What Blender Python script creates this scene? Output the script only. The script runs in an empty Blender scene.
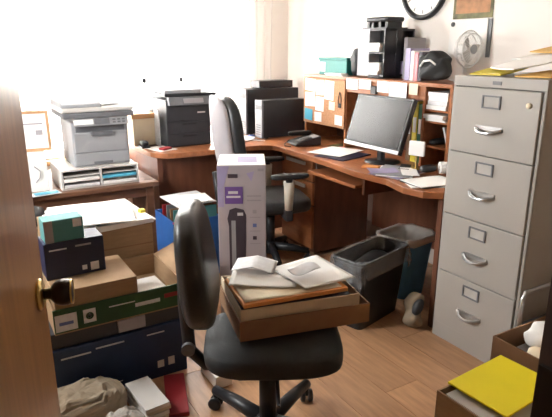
import bpy, bmesh, math, random
from mathutils import Vector, Matrix
random.seed(7)
R = math.radians
scene = bpy.context.scene
COL = scene.collection

# ------------------------------------------------------------------ camera
CAM_H = 1.443
cd = bpy.data.cameras.new('camera')
cam = bpy.data.objects.new('camera', cd); COL.objects.link(cam)
cam.location = (0, 0, CAM_H)
PITCH = math.atan((208.5 - 47.0) / 550.0)
cam.rotation_euler = (R(90) - PITCH, 0, -R(30.8))
cd.sensor_fit = 'HORIZONTAL'; cd.sensor_width = 36.0; cd.lens = 36.0 * 550 / 552
cd.clip_start = 0.02
scene.camera = cam

# ------------------------------------------------------------------ world (white overcast sky) and exposure
w = bpy.data.worlds.new('overcast_sky'); scene.world = w; w.use_nodes = True
bg = w.node_tree.nodes['Background']
bg.inputs['Color'].default_value = (1.0, 0.985, 0.965, 1); bg.inputs['Strength'].default_value = 24.0
scene.view_settings.view_transform = 'Standard'
scene.view_settings.look = 'None'
scene.view_settings.exposure = 0.8
scene.view_settings.gamma = 1.0
scene.view_settings.use_curve_mapping = False
scene.cycles.use_denoising = True
scene.cycles.max_bounces = 10
scene.cycles.diffuse_bounces = 6

WX0, WX1, WZ0, WZ1, WY = 0.56, 2.17, 0.62, 2.25, 4.42      # window opening in the far wall

def light(name, kind, loc, rot, energy, color=(1, 1, 1), **kw):
    l = bpy.data.lights.new(name, kind); l.energy = energy; l.color = color
    for k, v in kw.items(): setattr(l, k, v)
    o = bpy.data.objects.new(name, l); COL.objects.link(o); o.location = loc; o.rotation_euler = rot
    return o
pl = light('window_sky_portal', 'AREA', ((WX0 + WX1) / 2, WY + 0.16, (WZ0 + WZ1) / 2), (R(-90), 0, 0), 1,
           shape='RECTANGLE', size=WX1 - WX0, size_y=WZ1 - WZ0)
pl.data.cycles.is_portal = True
LY0, LY1, LZ0, LZ1 = 2.35, 3.15, 1.05, 2.15                    # unseen window added in the left wall to brighten cabinet front and floor
pl = light('side_window_sky_portal', 'AREA', (-0.80, (LY0 + LY1) / 2, (LZ0 + LZ1) / 2), (0, R(-90), 0), 1,
           shape='RECTANGLE', size=LZ1 - LZ0, size_y=LY1 - LY0)
pl.data.cycles.is_portal = True
light('hall_fill_light', 'AREA', (0.2, -0.75, 2.38), (0, 0, 0), 0.4, (1.0, 0.86, 0.7), shape='DISK', size=0.4)  # added fill light for surfaces facing the doorway, not a known lamp

# ------------------------------------------------------------------ materials
MATS = {}
def mat(name, col, rough=0.55, metal=0.0, var=0.12, scale=12.0, bump=0.0, bscale=60.0, coat=0.0, stretch=None,
        spec=0.5, trans=0.0, rnd=0.0):
    if name in MATS: return MATS[name]
    m = bpy.data.materials.new(name); m.use_nodes = True
    nt = m.node_tree; N = nt.nodes; L = nt.links; p = N['Principled BSDF']
    p.inputs['Roughness'].default_value = rough; p.inputs['Metallic'].default_value = metal
    p.inputs['Specular IOR Level'].default_value = spec
    p.inputs['Coat Weight'].default_value = coat; p.inputs['Coat Roughness'].default_value = 0.12
    tc = N.new('ShaderNodeTexCoord'); mp = N.new('ShaderNodeMapping'); L.new(tc.outputs['Object'], mp.inputs['Vector'])
    if stretch: mp.inputs['Scale'].default_value = stretch
    no = N.new('ShaderNodeTexNoise'); no.inputs['Scale'].default_value = scale; no.inputs['Detail'].default_value = 5
    L.new(mp.outputs['Vector'], no.inputs['Vector'])
    rp = N.new('ShaderNodeValToRGB')
    a = [max(0, c * (1 - var)) for c in col[:3]]; b = [min(1, c * (1 + var)) for c in col[:3]]
    rp.color_ramp.elements[0].color = (*a, 1); rp.color_ramp.elements[1].color = (*b, 1)
    rp.color_ramp.elements[0].position = 0.3; rp.color_ramp.elements[1].position = 0.7
    L.new(no.outputs['Fac'], rp.inputs['Fac'])
    out = rp.outputs['Color']
    if rnd:
        oi = N.new('ShaderNodeObjectInfo'); hs = N.new('ShaderNodeHueSaturation')
        mr = N.new('ShaderNodeMapRange'); mr.inputs['To Min'].default_value = 1 - rnd; mr.inputs['To Max'].default_value = 1 + rnd
        L.new(oi.outputs['Random'], mr.inputs['Value']); L.new(mr.outputs['Result'], hs.inputs['Value'])
        L.new(out, hs.inputs['Color']); out = hs.outputs['Color']
    L.new(out, p.inputs['Base Color'])
    if bump:
        n2 = N.new('ShaderNodeTexNoise'); n2.inputs['Scale'].default_value = bscale; L.new(mp.outputs['Vector'], n2.inputs['Vector'])
        bp = N.new('ShaderNodeBump'); bp.inputs['Strength'].default_value = bump; bp.inputs['Distance'].default_value = 0.004
        L.new(n2.outputs['Fac'], bp.inputs['Height']); L.new(bp.outputs['Normal'], p.inputs['Normal'])
    MATS[name] = m
    return m

def mix_transparent(name, col, alpha, rough=0.2, translucent=False, dif=(0.8, 0.8, 0.8), crinkle=0.0):
    m = bpy.data.materials.new(name); m.use_nodes = True; nt = m.node_tree; N = nt.nodes; L = nt.links
    for n in list(N): N.remove(n)
    o = N.new('ShaderNodeOutputMaterial'); mx = N.new('ShaderNodeMixShader'); t = N.new('ShaderNodeBsdfTransparent')
    t.inputs['Color'].default_value = (*col, 1); mx.inputs['Fac'].default_value = alpha
    if translucent:
        d = N.new('ShaderNodeBsdfDiffuse'); d.inputs['Color'].default_value = (*dif, 1)
        tr = N.new('ShaderNodeBsdfTranslucent'); tr.inputs['Color'].default_value = (*dif, 1)
        m2 = N.new('ShaderNodeMixShader'); m2.inputs['Fac'].default_value = 0.5
        L.new(d.outputs[0], m2.inputs[1]); L.new(tr.outputs[0], m2.inputs[2]); s = m2.outputs[0]
    else:
        g = N.new('ShaderNodeBsdfPrincipled'); g.inputs['Base Color'].default_value = (*dif, 1); g.inputs['Roughness'].default_value = rough
        s = g.outputs[0]
        if crinkle:                                     # folded film: sharp ridges that catch the light
            tc = N.new('ShaderNodeTexCoord'); vo = N.new('ShaderNodeTexVoronoi'); vo.inputs['Scale'].default_value = 22
            L.new(tc.outputs['Object'], vo.inputs['Vector']); bp = N.new('ShaderNodeBump'); bp.inputs['Strength'].default_value = crinkle
            bp.inputs['Distance'].default_value = 0.03; L.new(vo.outputs['Distance'], bp.inputs['Height']); L.new(bp.outputs['Normal'], g.inputs['Normal'])
    L.new(t.outputs[0], mx.inputs[1]); L.new(s, mx.inputs[2]); L.new(mx.outputs[0], o.inputs['Surface'])
    MATS[name] = m
    return m

WALL = mat('painted_wall', (0.86, 0.815, 0.775), 0.75, var=0.02, scale=3, bump=0.08, bscale=180)
CEIL = mat('ceiling_paint', (0.60, 0.57, 0.53), 0.85, var=0.02)
DARKWALL = mat('bounce_cutting_brown', (0.24, 0.15, 0.085), 0.5, var=0.15, scale=6, stretch=(5, 5, 0.5))  # dark brown given to the unseen walls to cut bounced light
TRIM = mat('trim_paint', (0.62, 0.58, 0.53), 0.5, var=0.04)
PLANK = mat('laminate_plank', (0.50, 0.285, 0.155), 0.36, var=0.16, scale=9, stretch=(5, 0.6, 1), rnd=0.13, spec=0.4)
GROUT = mat('floor_joint', (0.24, 0.14, 0.08), 0.8)
DOORW = mat('varnished_door_wood', (0.37, 0.18, 0.062), 0.36, var=0.16, scale=5, stretch=(9, 9, 0.55), coat=0.08, spec=0.35)
DARKW = mat('dark_jamb_wood', (0.045, 0.022, 0.014), 0.45, var=0.2, scale=6, stretch=(6, 6, 0.5))
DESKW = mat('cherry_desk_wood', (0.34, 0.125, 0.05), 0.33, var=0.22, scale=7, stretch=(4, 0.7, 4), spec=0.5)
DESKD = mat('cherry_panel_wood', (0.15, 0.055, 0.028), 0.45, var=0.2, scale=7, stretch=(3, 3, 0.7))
TABLEW = mat('brown_table_wood', (0.16, 0.075, 0.042), 0.45, var=0.2, scale=8, stretch=(0.7, 4, 4))
SILLW = mat('sill_wood', (0.55, 0.30, 0.13), 0.4, var=0.15, scale=8, stretch=(0.6, 4, 4))
CORK = mat('cork_board', (0.46, 0.235, 0.12), 0.85, var=0.2, scale=90)
GREYMET = mat('putty_grey_cabinet', (0.385, 0.365, 0.335), 0.42, var=0.03, scale=4, spec=0.4)
GREYMET2 = mat('cabinet_side_paint', (0.375, 0.355, 0.325), 0.45, var=0.03, scale=4)
LABELC = mat('faded_label_card', (0.44, 0.42, 0.39), 0.8)
GAP = mat('drawer_gap_shade', (0.16, 0.15, 0.14), 0.7)
CHROME = mat('chrome', (0.72, 0.72, 0.72), 0.22, 1.0, var=0.03)
STEEL = mat('brushed_steel', (0.5, 0.5, 0.5), 0.35, 1.0, var=0.05)
BRONZE = mat('dark_bronze', (0.055, 0.045, 0.04), 0.28, 0.9, var=0.1)
BRASS = mat('brass', (0.65, 0.47, 0.18), 0.3, 1.0, var=0.05)
BLACK = mat('black_plastic', (0.018, 0.018, 0.021), 0.42, var=0.1)
BLACK2 = mat('charcoal_plastic', (0.035, 0.036, 0.042), 0.5, var=0.1)
LEATHER = mat('black_leather', (0.020, 0.022, 0.024), 0.36, var=0.2, bump=0.25, bscale=140)
FABRIC = mat('black_chair_fabric', (0.022, 0.024, 0.026), 0.7, var=0.2, bump=0.3, bscale=300)
GREYPL = mat('printer_grey', (0.33, 0.34, 0.36), 0.5, var=0.03)
GREYPL2 = mat('printer_dark_grey', (0.15, 0.155, 0.17), 0.5, var=0.04)
LGREY = mat('light_grey_plastic', (0.60, 0.58, 0.56), 0.5, var=0.04)
BEIGE = mat('beige_plastic', (0.50, 0.44, 0.36), 0.55, var=0.05)
WHITE = mat('white_plastic', (0.80, 0.79, 0.77), 0.45, var=0.02)
PAPER = mat('white_paper', (0.86, 0.85, 0.83), 0.8, var=0.02)
PAPER2 = mat('grey_print_paper', (0.66, 0.66, 0.68), 0.8, var=0.08, scale=40)
CREAM = mat('cream_paper', (0.80, 0.70, 0.52), 0.8, var=0.04)
MANILA = mat('manila_envelope', (0.72, 0.44, 0.12), 0.7, var=0.06)
ORANGE = mat('orange_envelope', (0.70, 0.30, 0.09), 0.7, var=0.06)
CARD = mat('cardboard', (0.31, 0.195, 0.105), 0.8, var=0.08, scale=14, stretch=(1, 1, 5))
CARDD = mat('dark_cardboard', (0.25, 0.135, 0.07), 0.8, var=0.1, scale=14)
CARDL = mat('pale_cardboard', (0.55, 0.45, 0.32), 0.8, var=0.06, scale=14)
YELLOW = mat('yellow_card', (0.97, 0.83, 0.015), 0.6, var=0.02)
YELL2 = mat('yellow_binder', (0.75, 0.62, 0.05), 0.5, var=0.05)
GREENB = mat('green_binder', (0.02, 0.16, 0.06), 0.5, var=0.1)
TEAL = mat('teal_box', (0.02, 0.20, 0.18), 0.5, var=0.06)
TEALC = mat('teal_carton', (0.07, 0.24, 0.24), 0.55, var=0.06)
NAVY = mat('navy_carton', (0.014, 0.018, 0.05), 0.45, var=0.15)
BLUEC = mat('blue_carton', (0.010, 0.028, 0.085), 0.5, var=0.12)
GREENC = mat('green_carton', (0.014, 0.065, 0.014), 0.5, var=0.12)
PURPLE = mat('purple_print', (0.16, 0.085, 0.30), 0.5, var=0.06)
LILAC = mat('lilac_print', (0.36, 0.32, 0.50), 0.5, var=0.1)
FANBOX = mat('fan_carton_shaded', (0.43, 0.395, 0.425), 0.5, var=0.03)  # white card greyed, the dim front's shade is in the colour
PRINTG = mat('grey_print', (0.33, 0.31, 0.33), 0.5, var=0.05)
PRINTB = mat('dark_print', (0.06, 0.045, 0.06), 0.5, var=0.1)
PRINTBL = mat('blue_print', (0.12, 0.17, 0.42), 0.5, var=0.1)
BINBLUE = mat('blue_bin_plastic', (0.13, 0.42, 0.75), 0.45, var=0.06)
CYAN = mat('cyan_folder', (0.10, 0.45, 0.62), 0.55, var=0.05)
CRATEB = mat('blue_crate', (0.03, 0.13, 0.42), 0.45, var=0.08)
RED = mat('red_folder', (0.28, 0.014, 0.018), 0.5, var=0.08)
PINK = mat('pink_paper', (0.72, 0.12, 0.30), 0.6, var=0.05)
PINK2 = mat('pale_pink_paper', (0.75, 0.33, 0.36), 0.7, var=0.05)
BAGTAN = mat('brown_paper_bag', (0.30, 0.24, 0.17), 0.8, var=0.15, bump=0.6, bscale=25)
SCREEN = mat('lcd_screen', (0.012, 0.013, 0.014), 0.22, var=0.05, spec=0.35)
SILVER = mat('silver_plastic', (0.62, 0.62, 0.63), 0.35, 0.3, var=0.03)
CLOCKF = mat('clock_face', (0.82, 0.82, 0.80), 0.6, var=0.01)
FRAMEW = mat('light_frame_wood', (0.50, 0.29, 0.15), 0.45, var=0.15, scale=10)
BROWNP = mat('painting_brown', (0.36, 0.17, 0.07), 0.6, var=0.5, scale=14)
GREENP = mat('painting_green', (0.14, 0.13, 0.05), 0.6, var=0.6, scale=20)
GROUND = mat('pale_ground', (0.6, 0.6, 0.58), 0.9)
VINYL = mat('window_vinyl', (0.8, 0.8, 0.78), 0.4, var=0.02)
SHEER = mix_transparent('sheer_curtain', (1, 1, 1), 0.72, translucent=True, dif=(0.90, 0.86, 0.84))
GLASS = mix_transparent('window_glass', (0.97, 0.98, 0.98), 0.06, rough=0.02)
LINER = mix_transparent('clear_bin_liner', (0.95, 0.96, 0.97), 0.20, rough=0.12, dif=(0.85, 0.88, 0.92), crinkle=1.0)
CLEARP = mix_transparent('clear_plastic_bag', (0.9, 0.9, 0.9), 0.6, rough=0.2, dif=(0.66, 0.63, 0.58), crinkle=0.7)

# ------------------------------------------------------------------ mesh helpers
ROOTM = {}
def BM(): return bmesh.new()
def box(bm, x0, x1, y0, y1, z0, z1, M=None):
    v = [bm.verts.new((x, y, z)) for z in (z0, z1) for y in (y0, y1) for x in (x0, x1)]
    for f in ((0, 2, 3, 1), (4, 5, 7, 6), (0, 1, 5, 4), (2, 6, 7, 3), (0, 4, 6, 2), (1, 3, 7, 5)):
        bm.faces.new([v[i] for i in f])
    if M is not None: bmesh.ops.transform(bm, matrix=M, verts=v)
    return bm
def bx(*a): return box(BM(), *a)
def obox(bm, c, s, rz=0, rx=0, ry=0):
    M = Matrix.Translation(c) @ Matrix.Rotation(rz, 4, 'Z') @ Matrix.Rotation(ry, 4, 'Y') @ Matrix.Rotation(rx, 4, 'X')
    return box(bm, -s[0] / 2, s[0] / 2, -s[1] / 2, s[1] / 2, -s[2] / 2, s[2] / 2, M)
def tube(bm, pts, r, n=10, cap=True):
    pts = [Vector(p) for p in pts]; rs = r if isinstance(r, (list, tuple)) else [r] * len(pts); rings = []
    for i, p in enumerate(pts):
        d = (pts[min(i + 1, len(pts) - 1)] - pts[max(i - 1, 0)]).normalized()
        a = d.orthogonal().normalized() if i == 0 else (a - d * a.dot(d)).normalized()
        b = d.cross(a)
        rings.append([bm.verts.new(p + (a * math.cos(2 * math.pi * k / n) + b * math.sin(2 * math.pi * k / n)) * rs[i]) for k in range(n)])
    for i in range(len(rings) - 1):
        for k in range(n):
            bm.faces.new((rings[i][k], rings[i][(k + 1) % n], rings[i + 1][(k + 1) % n], rings[i + 1][k]))
    if cap:
        bm.faces.new(rings[0][::-1]); bm.faces.new(rings[-1])
    return bm
def lathe(bm, prof, n=24, M=None):
    rings = []; vs = []
    for r, z in prof:
        ring = [bm.verts.new((r * math.cos(2 * math.pi * k / n), r * math.sin(2 * math.pi * k / n), z)) for k in range(n)]
        rings.append(ring); vs += ring
    for i in range(len(rings) - 1):
        for k in range(n):
            bm.faces.new((rings[i][k], rings[i][(k + 1) % n], rings[i + 1][(k + 1) % n], rings[i + 1][k]))
    if prof[0][0] > 1e-4: bm.faces.new(rings[0][::-1])
    if prof[-1][0] > 1e-4: bm.faces.new(rings[-1])
    if M is not None: bmesh.ops.transform(bm, matrix=M, verts=vs)
    bmesh.ops.remove_doubles(bm, verts=vs, dist=1e-5)
    return bm
def sell(bm, c, h, e1=0.5, e2=0.5, nu=28, nv=16, fn=None):
    """superellipsoid cushion with half sizes h; fn bends it"""
    def sp(v, e): return math.copysign(abs(v) ** e, v)
    rows = []
    for j in range(nv + 1):
        t = -math.pi / 2 + math.pi * j / nv; row = []
        for i in range(nu):
            u = 2 * math.pi * i / nu
            p = [sp(math.cos(t), e1) * sp(math.cos(u), e2) * h[0], sp(math.cos(t), e1) * sp(math.sin(u), e2) * h[1], sp(math.sin(t), e1) * h[2]]
            if fn: p = fn(*p)
            row.append(bm.verts.new((c[0] + p[0], c[1] + p[1], c[2] + p[2])))
        rows.append(row)
    for j in range(nv):
        for i in range(nu):
            bm.faces.new((rows[j][i], rows[j][(i + 1) % nu], rows[j + 1][(i + 1) % nu], rows[j + 1][i]))
    bmesh.ops.remove_doubles(bm, verts=bm.verts[:], dist=1e-5)
    return bm
def prism(bm, poly, z0, z1, M=None):
    a = [bm.verts.new((x, y, z0)) for x, y in poly]; b = [bm.verts.new((x, y, z1)) for x, y in poly]; n = len(poly)
    bm.faces.new(a[::-1]); bm.faces.new(b)
    for i in range(n): bm.faces.new((a[i], a[(i + 1) % n], b[(i + 1) % n], b[i]))
    if M is not None: bmesh.ops.transform(bm, matrix=M, verts=a + b)
    return bm
def sheet(bm, wd, dp, fn, t=0.0012, n=8, M=None):
    g = []
    for s in (1, 0):
        g.append([[bm.verts.new(((i / n - 0.5) * wd, (j / n - 0.5) * dp, fn((i / n - 0.5) * wd, (j / n - 0.5) * dp) + s * t)) for i in range(n + 1)] for j in range(n + 1)])
    A, B = g
    for j in range(n):
        for i in range(n):
            bm.faces.new((A[j][i], A[j][i + 1], A[j + 1][i + 1], A[j + 1][i]))
            bm.faces.new((B[j][i], B[j + 1][i], B[j + 1][i + 1], B[j][i + 1]))
    for k in range(n):
        for (p, q) in (((0, k), (0, k + 1)), ((n, k + 1), (n, k)), ((k + 1, 0), (k, 0)), ((k, n), (k + 1, n))):
            bm.faces.new((A[q[0]][q[1]], A[p[0]][p[1]], B[p[0]][p[1]], B[q[0]][q[1]]))
    if M is not None: bmesh.ops.transform(bm, matrix=M, verts=bm.verts[:])
    return bm
def rz(a): return Matrix.Rotation(a, 4, 'Z')
def T(*p): return Matrix.Translation(p)

def obj(name, bm, m, parent=None, world=False, smooth=False, bevel=0.0, label=None, kind=None):
    if world and parent is not None and parent.name in ROOTM:
        bm.transform(ROOTM[parent.name].inverted())
    bmesh.ops.recalc_face_normals(bm, faces=bm.faces[:])
    me = bpy.data.meshes.new(name); bm.to_mesh(me); bm.free(); me.materials.append(m)
    o = bpy.data.objects.new(name, me); COL.objects.link(o)
    if parent is not None:
        o.parent = parent
        if parent.name in ROOTM: ROOTM[o.name] = ROOTM[parent.name]
    if smooth:
        for p in me.polygons: p.use_smooth = True
    if bevel:
        b = o.modifiers.new('bevel', 'BEVEL'); b.width = bevel; b.segments = 2; b.limit_method = 'ANGLE'; b.angle_limit = R(40)
    if label: o['label'] = label
    if kind: o['kind'] = kind
    return o
def tag(o, label, cat, group=None):
    o['label'] = label; o['category'] = cat
    if group: o['group'] = group
    return o
def thing(name, label, cat, loc=(0, 0, 0), a=0.0, group=None):
    o = bpy.data.objects.new(name, None); COL.objects.link(o); o.location = loc; o.rotation_euler = (0, 0, a)
    o.empty_display_size = 0.1
    ROOTM[o.name] = T(*loc) @ rz(a)
    return tag(o, label, cat, group)
def struct(name, bm, m, parent=None, **k):
    o = obj(name, bm, m, parent, **k)
    if parent is None: o['kind'] = 'structure'
    return o

# ------------------------------------------------------------------ room shell
XR, XL, YF, ZC = 2.76, -0.62, 0.42, 2.44          # right wall, left wall, entrance wall (room face), ceiling
floor = struct('floor', bx(XL - .1, XR + .1, 0.28, WY + .1, -0.08, -0.009), GROUT)
# laminate planks laid along the long side of the room
def plank_rows():
    cache = {}; i = 0; x = XL + 0.002
    while x < XR:
        wd = min(0.19, XR - x); y = YF - 1.2 * ((i * 0.37) % 1.0); 
        while y < WY:
            y0, y1 = max(y, YF), min(y + 1.2, WY)
            if y1 - y0 > 0.03:
                key = (round(y1 - y0, 3), round(wd, 3))
                if key not in cache:
                    o = obj('plank', bx(0, wd - .0025, 0, y1 - y0 - .0025, -0.009, 0), PLANK, floor); cache[key] = o
                else:
                    o = cache[key].copy(); COL.objects.link(o); o.parent = floor
                o.location = (x, y0, 0)
            y += 1.2
        x += 0.19; i += 1
plank_rows()
struct('ceiling', bx(XL - .1, XR + .1, 0.28, WY + .1, ZC, ZC + .1), CEIL)
struct('wall_right', bx(XR, XR + .1, 0.28, WY + .1, 0, ZC), WALL)
b = BM()
box(b, XL - .1, XL, 0.28, LY0, 0, ZC); box(b, XL - .1, XL, LY1, WY + .1, 0, ZC)
box(b, XL - .1, XL, LY0, LY1, 0, LZ0); box(b, XL - .1, XL, LY0, LY1, LZ1, ZC)
struct('wall_left', b, DARKWALL)
b = BM()
for y0, y1, z0, z1 in ((LY0, LY1, LZ0, LZ0 + .05), (LY0, LY1, LZ1 - .05, LZ1), (LY0, LY0 + .05, LZ0 + .05, LZ1 - .05), (LY1 - .05, LY1, LZ0 + .05, LZ1 - .05)): box(b, XL - .08, XL - .03, y0, y1, z0, z1)
added_win = struct('added_side_window', b, VINYL)  # added out of view as a side light source
obj('pane', bx(XL - .058, XL - .054, LY0 + .05, LY1 - .05, LZ0 + .05, LZ1 - .05), GLASS, added_win)
obj('window_sill', bx(XL - .03, XL + .05, LY0 - .05, LY1 + .05, LZ0 - .03, LZ0), SILLW, added_win, bevel=.005)
b = BM()
box(b, XL, WX0, WY, WY + .14, 0, ZC); box(b, WX1, XR, WY, WY + .14, 0, ZC)
box(b, WX0, WX1, WY, WY + .14, 0, WZ0); box(b, WX0, WX1, WY, WY + .14, WZ1, ZC)
struct('wall_back', b, WALL)
b = BM()                                            # entrance wall with the doorway the camera looks through
DX0, DX1 = -0.125, 0.752
box(b, XL, DX0, 0.28, YF, 0, ZC); box(b, DX1, XR, 0.28, YF, 0, ZC); box(b, DX0, DX1, 0.28, YF, 2.07, ZC)
struct('wall_front', b, DARKWALL)
jb = BM(); box(jb, DX1 - .025, DX1, 0.27, 0.425, 0, 2.07); box(jb, DX0, DX0 + .02, 0.27, 0.425, 0, 2.07); box(jb, DX0, DX1, 0.27, 0.425, 2.045, 2.07)
jamb = struct('trim_1', jb, DARKW)
obj('casing', bx(DX1 - .012, DX1 + .06, 0.425, 0.44, 0, 2.11), DARKW, jamb)
obj('strike_plate', bx(DX1 - .032, DX1 - .024, 0.395, 0.427, 0.86, 0.98), BRONZE, jamb)
# hallway the photographer stands in
b = BM(); box(b, -1.3, 1.9, -1.6, 0.28, -0.08, 0); struct('hall_floor', b, PLANK)
b = BM(); box(b, -1.3, 1.9, -1.6, 0.28, ZC, ZC + .1); struct('hall_ceiling', b, CEIL)
b = BM(); box(b, -1.3, 1.9, -1.7, -1.6, 0, ZC); box(b, -1.4, -1.3, -1.7, 0.28, 0, ZC); box(b, 1.9, 2.0, -1.7, 0.28, 0, ZC)
box(b, -1.3, XL, 0.2, 0.28, 0, ZC)
struct('wall_hall', b, WALL)
struct('baseboard_right', bx(XR - .014, XR, YF, WY, 0, .13), TRIM)
struct('baseboard_back', bx(XL, XR - .014, WY - .014, WY, 0, .13), TRIM)
struct('ground_outside', bx(-30, 30, -20, 60, -0.7, -0.6), GROUND)

# window
b = BM(); fy0, fy1 = WY + .05, WY + .11
for x0, x1 in ((WX0, WX0 + .05), (WX1 - .05, WX1), ((WX0 + WX1) / 2 - .03, (WX0 + WX1) / 2 + .03)): box(b, x0, x1, fy0, fy1, WZ0, WZ1)
box(b, WX0, WX1, fy0, fy1, WZ0, WZ0 + .05); box(b, WX0, WX1, fy0, fy1, WZ1 - .05, WZ1)
win = struct('window_1', b, VINYL)
mxw = (WX0 + WX1) / 2
obj('pane', bx(WX0 + .05, mxw - .03, WY + .078, WY + .082, WZ0 + .05, WZ1 - .05), GLASS, win)
obj('pane', bx(mxw + .03, WX1 - .05, WY + .078, WY + .082, WZ0 + .05, WZ1 - .05), GLASS, win)
obj('window_sill', bx(WX0 - .06, WX1 + .06, WY - .07, WY + .05, WZ0 - .035, WZ0), SILLW, win, bevel=.006)
b = BM()
box(b, WX0 - .07, WX0, WY - .014, WY, WZ0, WZ1 + .07); box(b, WX1, WX1 + .07, WY - .014, WY, WZ0, WZ1 + .07); box(b, WX0, WX1, WY - .014, WY, WZ1, WZ1 + .07)
obj('window_casing', b, TRIM, win)

def curtain(name, x0, x1, label, folds, z0=0.78, z1=2.285):
    b = BM(); n = folds * 10; rows = []
    for s in (0, 1):
        rr = []
        for zi in range(7):
            z = z0 + (z1 - z0) * zi / 6; row = []
            for i in range(n + 1):
                u = i / n
                row.append(b.verts.new((x0 + (x1 - x0) * u + .006 * math.sin(9 * u + zi), WY - .12 + .028 * math.sin(2 * math.pi * folds * u + .3 * math.sin(zi)) + s * .002, z)))
            rr.append(row)
        rows.append(rr)
    for rr in rows[:1]:
        for zi in range(6):
            for i in range(n): b.faces.new((rr[zi][i], rr[zi][i + 1], rr[zi + 1][i + 1], rr[zi + 1][i]))
    for v in [v for rr in rows[1:] for r_ in rr for v in r_]: b.verts.remove(v)
    t = thing(name, label, 'curtain', ((x0 + x1) / 2, WY - .12, z0))
    obj('curtain_cloth', b, SHEER, t, world=True, smooth=True)
    for k in range(folds + 1):
        x = x0 + (x1 - x0) * k / folds
        M = T(x, WY - .12, 2.302) @ Matrix.Rotation(R(90), 4, 'Y')
        obj('curtain_ring', lathe(BM(), [(.020, -.003), (.025, -.003), (.025, .003), (.020, .003), (.020, -.003)], 14, M), STEEL, t, world=True)
curtain('sheer_curtain', 1.46, 2.52, 'pinkish white sheer curtain hanging near the room corner by the black towers', 15)
curtain('sheer_curtain', 0.43, 1.45, 'white sheer curtain hanging behind the grey printer near the open door', 13)
t = thing('curtain_rod', 'slim metal curtain rod above the bright window', 'curtain rod', (1.5, WY - .12, 2.31))
obj('rod', tube(BM(), [(.30, WY - .12, 2.31), (2.62, WY - .12, 2.31)], .010), STEEL, t, world=True, smooth=True)
for x in (.38, 2.58): obj('bracket', tube(BM(), [(x, WY - .12, 2.31), (x, WY, 2.31)], .008), STEEL, t, world=True)
for x in (.29, 2.63): obj('finial', sell(BM(), (x, WY - .12, 2.31), (.02, .02, .02), 1, 1, 12, 8), STEEL, t, world=True, smooth=True)

# ------------------------------------------------------------------ open door leaf
hx, hy = -0.10, 0.43; da = math.atan2(1.2 - hy, 0.13 - hx); DLEN = math.hypot(0.13 - hx, 1.2 - hy)
door = bpy.data.objects.new('door_1', None); COL.objects.link(door); door['kind'] = 'structure'
door['label'] = 'open varnished brown wooden door with a dark knob'
door.location = (hx, hy, 0); door.rotation_euler = (0, 0, da); ROOTM['door_1'] = T(hx, hy, 0) @ rz(da)
obj('door_leaf', bx(0.003, DLEN, 0.0, 0.038, 0.012, 2.03), DOORW, door, bevel=.002)     # visible face is local y = 0
kx = DLEN - 0.065
Mk = T(kx, 0, 0.955) @ Matrix.Rotation(R(90), 4, 'X')
kn = obj('door_knob', lathe(BM(), [(.0, 0.0), (.012, 0.0), (.012, .022), (.018, .026), (.025, .034), (.0275, .045), (.0275, .056), (.024, .064), (.0, .066)], 24, Mk), BRONZE, door, smooth=True)
obj('rosette', lathe(BM(), [(0, 0), (.033, 0), (.033, .004), (.026, .009), (.012, .010), (0, .010)], 24, Mk), BRASS, kn, smooth=True)
obj('knob_ring', lathe(BM(), [(.0245, .0625), (.026, .0625), (.026, .066), (.0245, .066), (.0245, .0625)], 24, Mk), BRASS, kn)
obj('latch_plate', bx(DLEN - .0005, DLEN + .001, .007, .031, .90, 1.01), BRASS, door)
for z in (.25, 1.0, 1.78): obj('hinge', tube(BM(), [(0, -.004, z - .045), (0, -.004, z + .045)], .006), BRASS, door)

# ------------------------------------------------------------------ four-drawer filing cabinet
FX, FY0, FY1, FZ = 2.032, 1.336, 1.806, 1.32
cab = thing('filing_cabinet', 'tall putty grey four-drawer steel filing cabinet against the right wall', 'filing cabinet', (FX, (FY0 + FY1) / 2, 0))
b = BM()
box(b, FX + .012, FX + .68, FY0, FY0 + .018, 0, FZ); box(b, FX + .012, FX + .68, FY1 - .018, FY1, 0, FZ)
box(b, FX + .67, FX + .68, FY0 + .018, FY1 - .018, 0, FZ); box(b, FX + .012, FX + .67, FY0 + .018, FY1 - .018, FZ - .02, FZ)
box(b, FX + .03, FX + .67, FY0 + .018, FY1 - .018, 0, .03)
obj('cabinet_body', b, GREYMET2, cab, world=True)
b = BM(); box(b, FX, FX + .012, FY0, FY1, FZ - .045, FZ); box(b, FX, FX + .012, FY0, FY1, 0, .085)
box(b, FX, FX + .012, FY0, FY0 + .014, .085, FZ - .045); box(b, FX, FX + .012, FY1 - .014, FY1, .085, FZ - .045)
obj('face_frame', b, GREYMET, cab, world=True, bevel=.002)
obj('gap_shade_sheet', bx(FX + .013, FX + .02, FY0 + .018, FY1 - .018, .03, FZ - .02), GAP, cab, world=True)  # dark sheet, shade of the drawer gaps put into its colour
ZD = [.088, .375, .672, .978, FZ - .048]
ym = (FY0 + FY1) / 2
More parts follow.
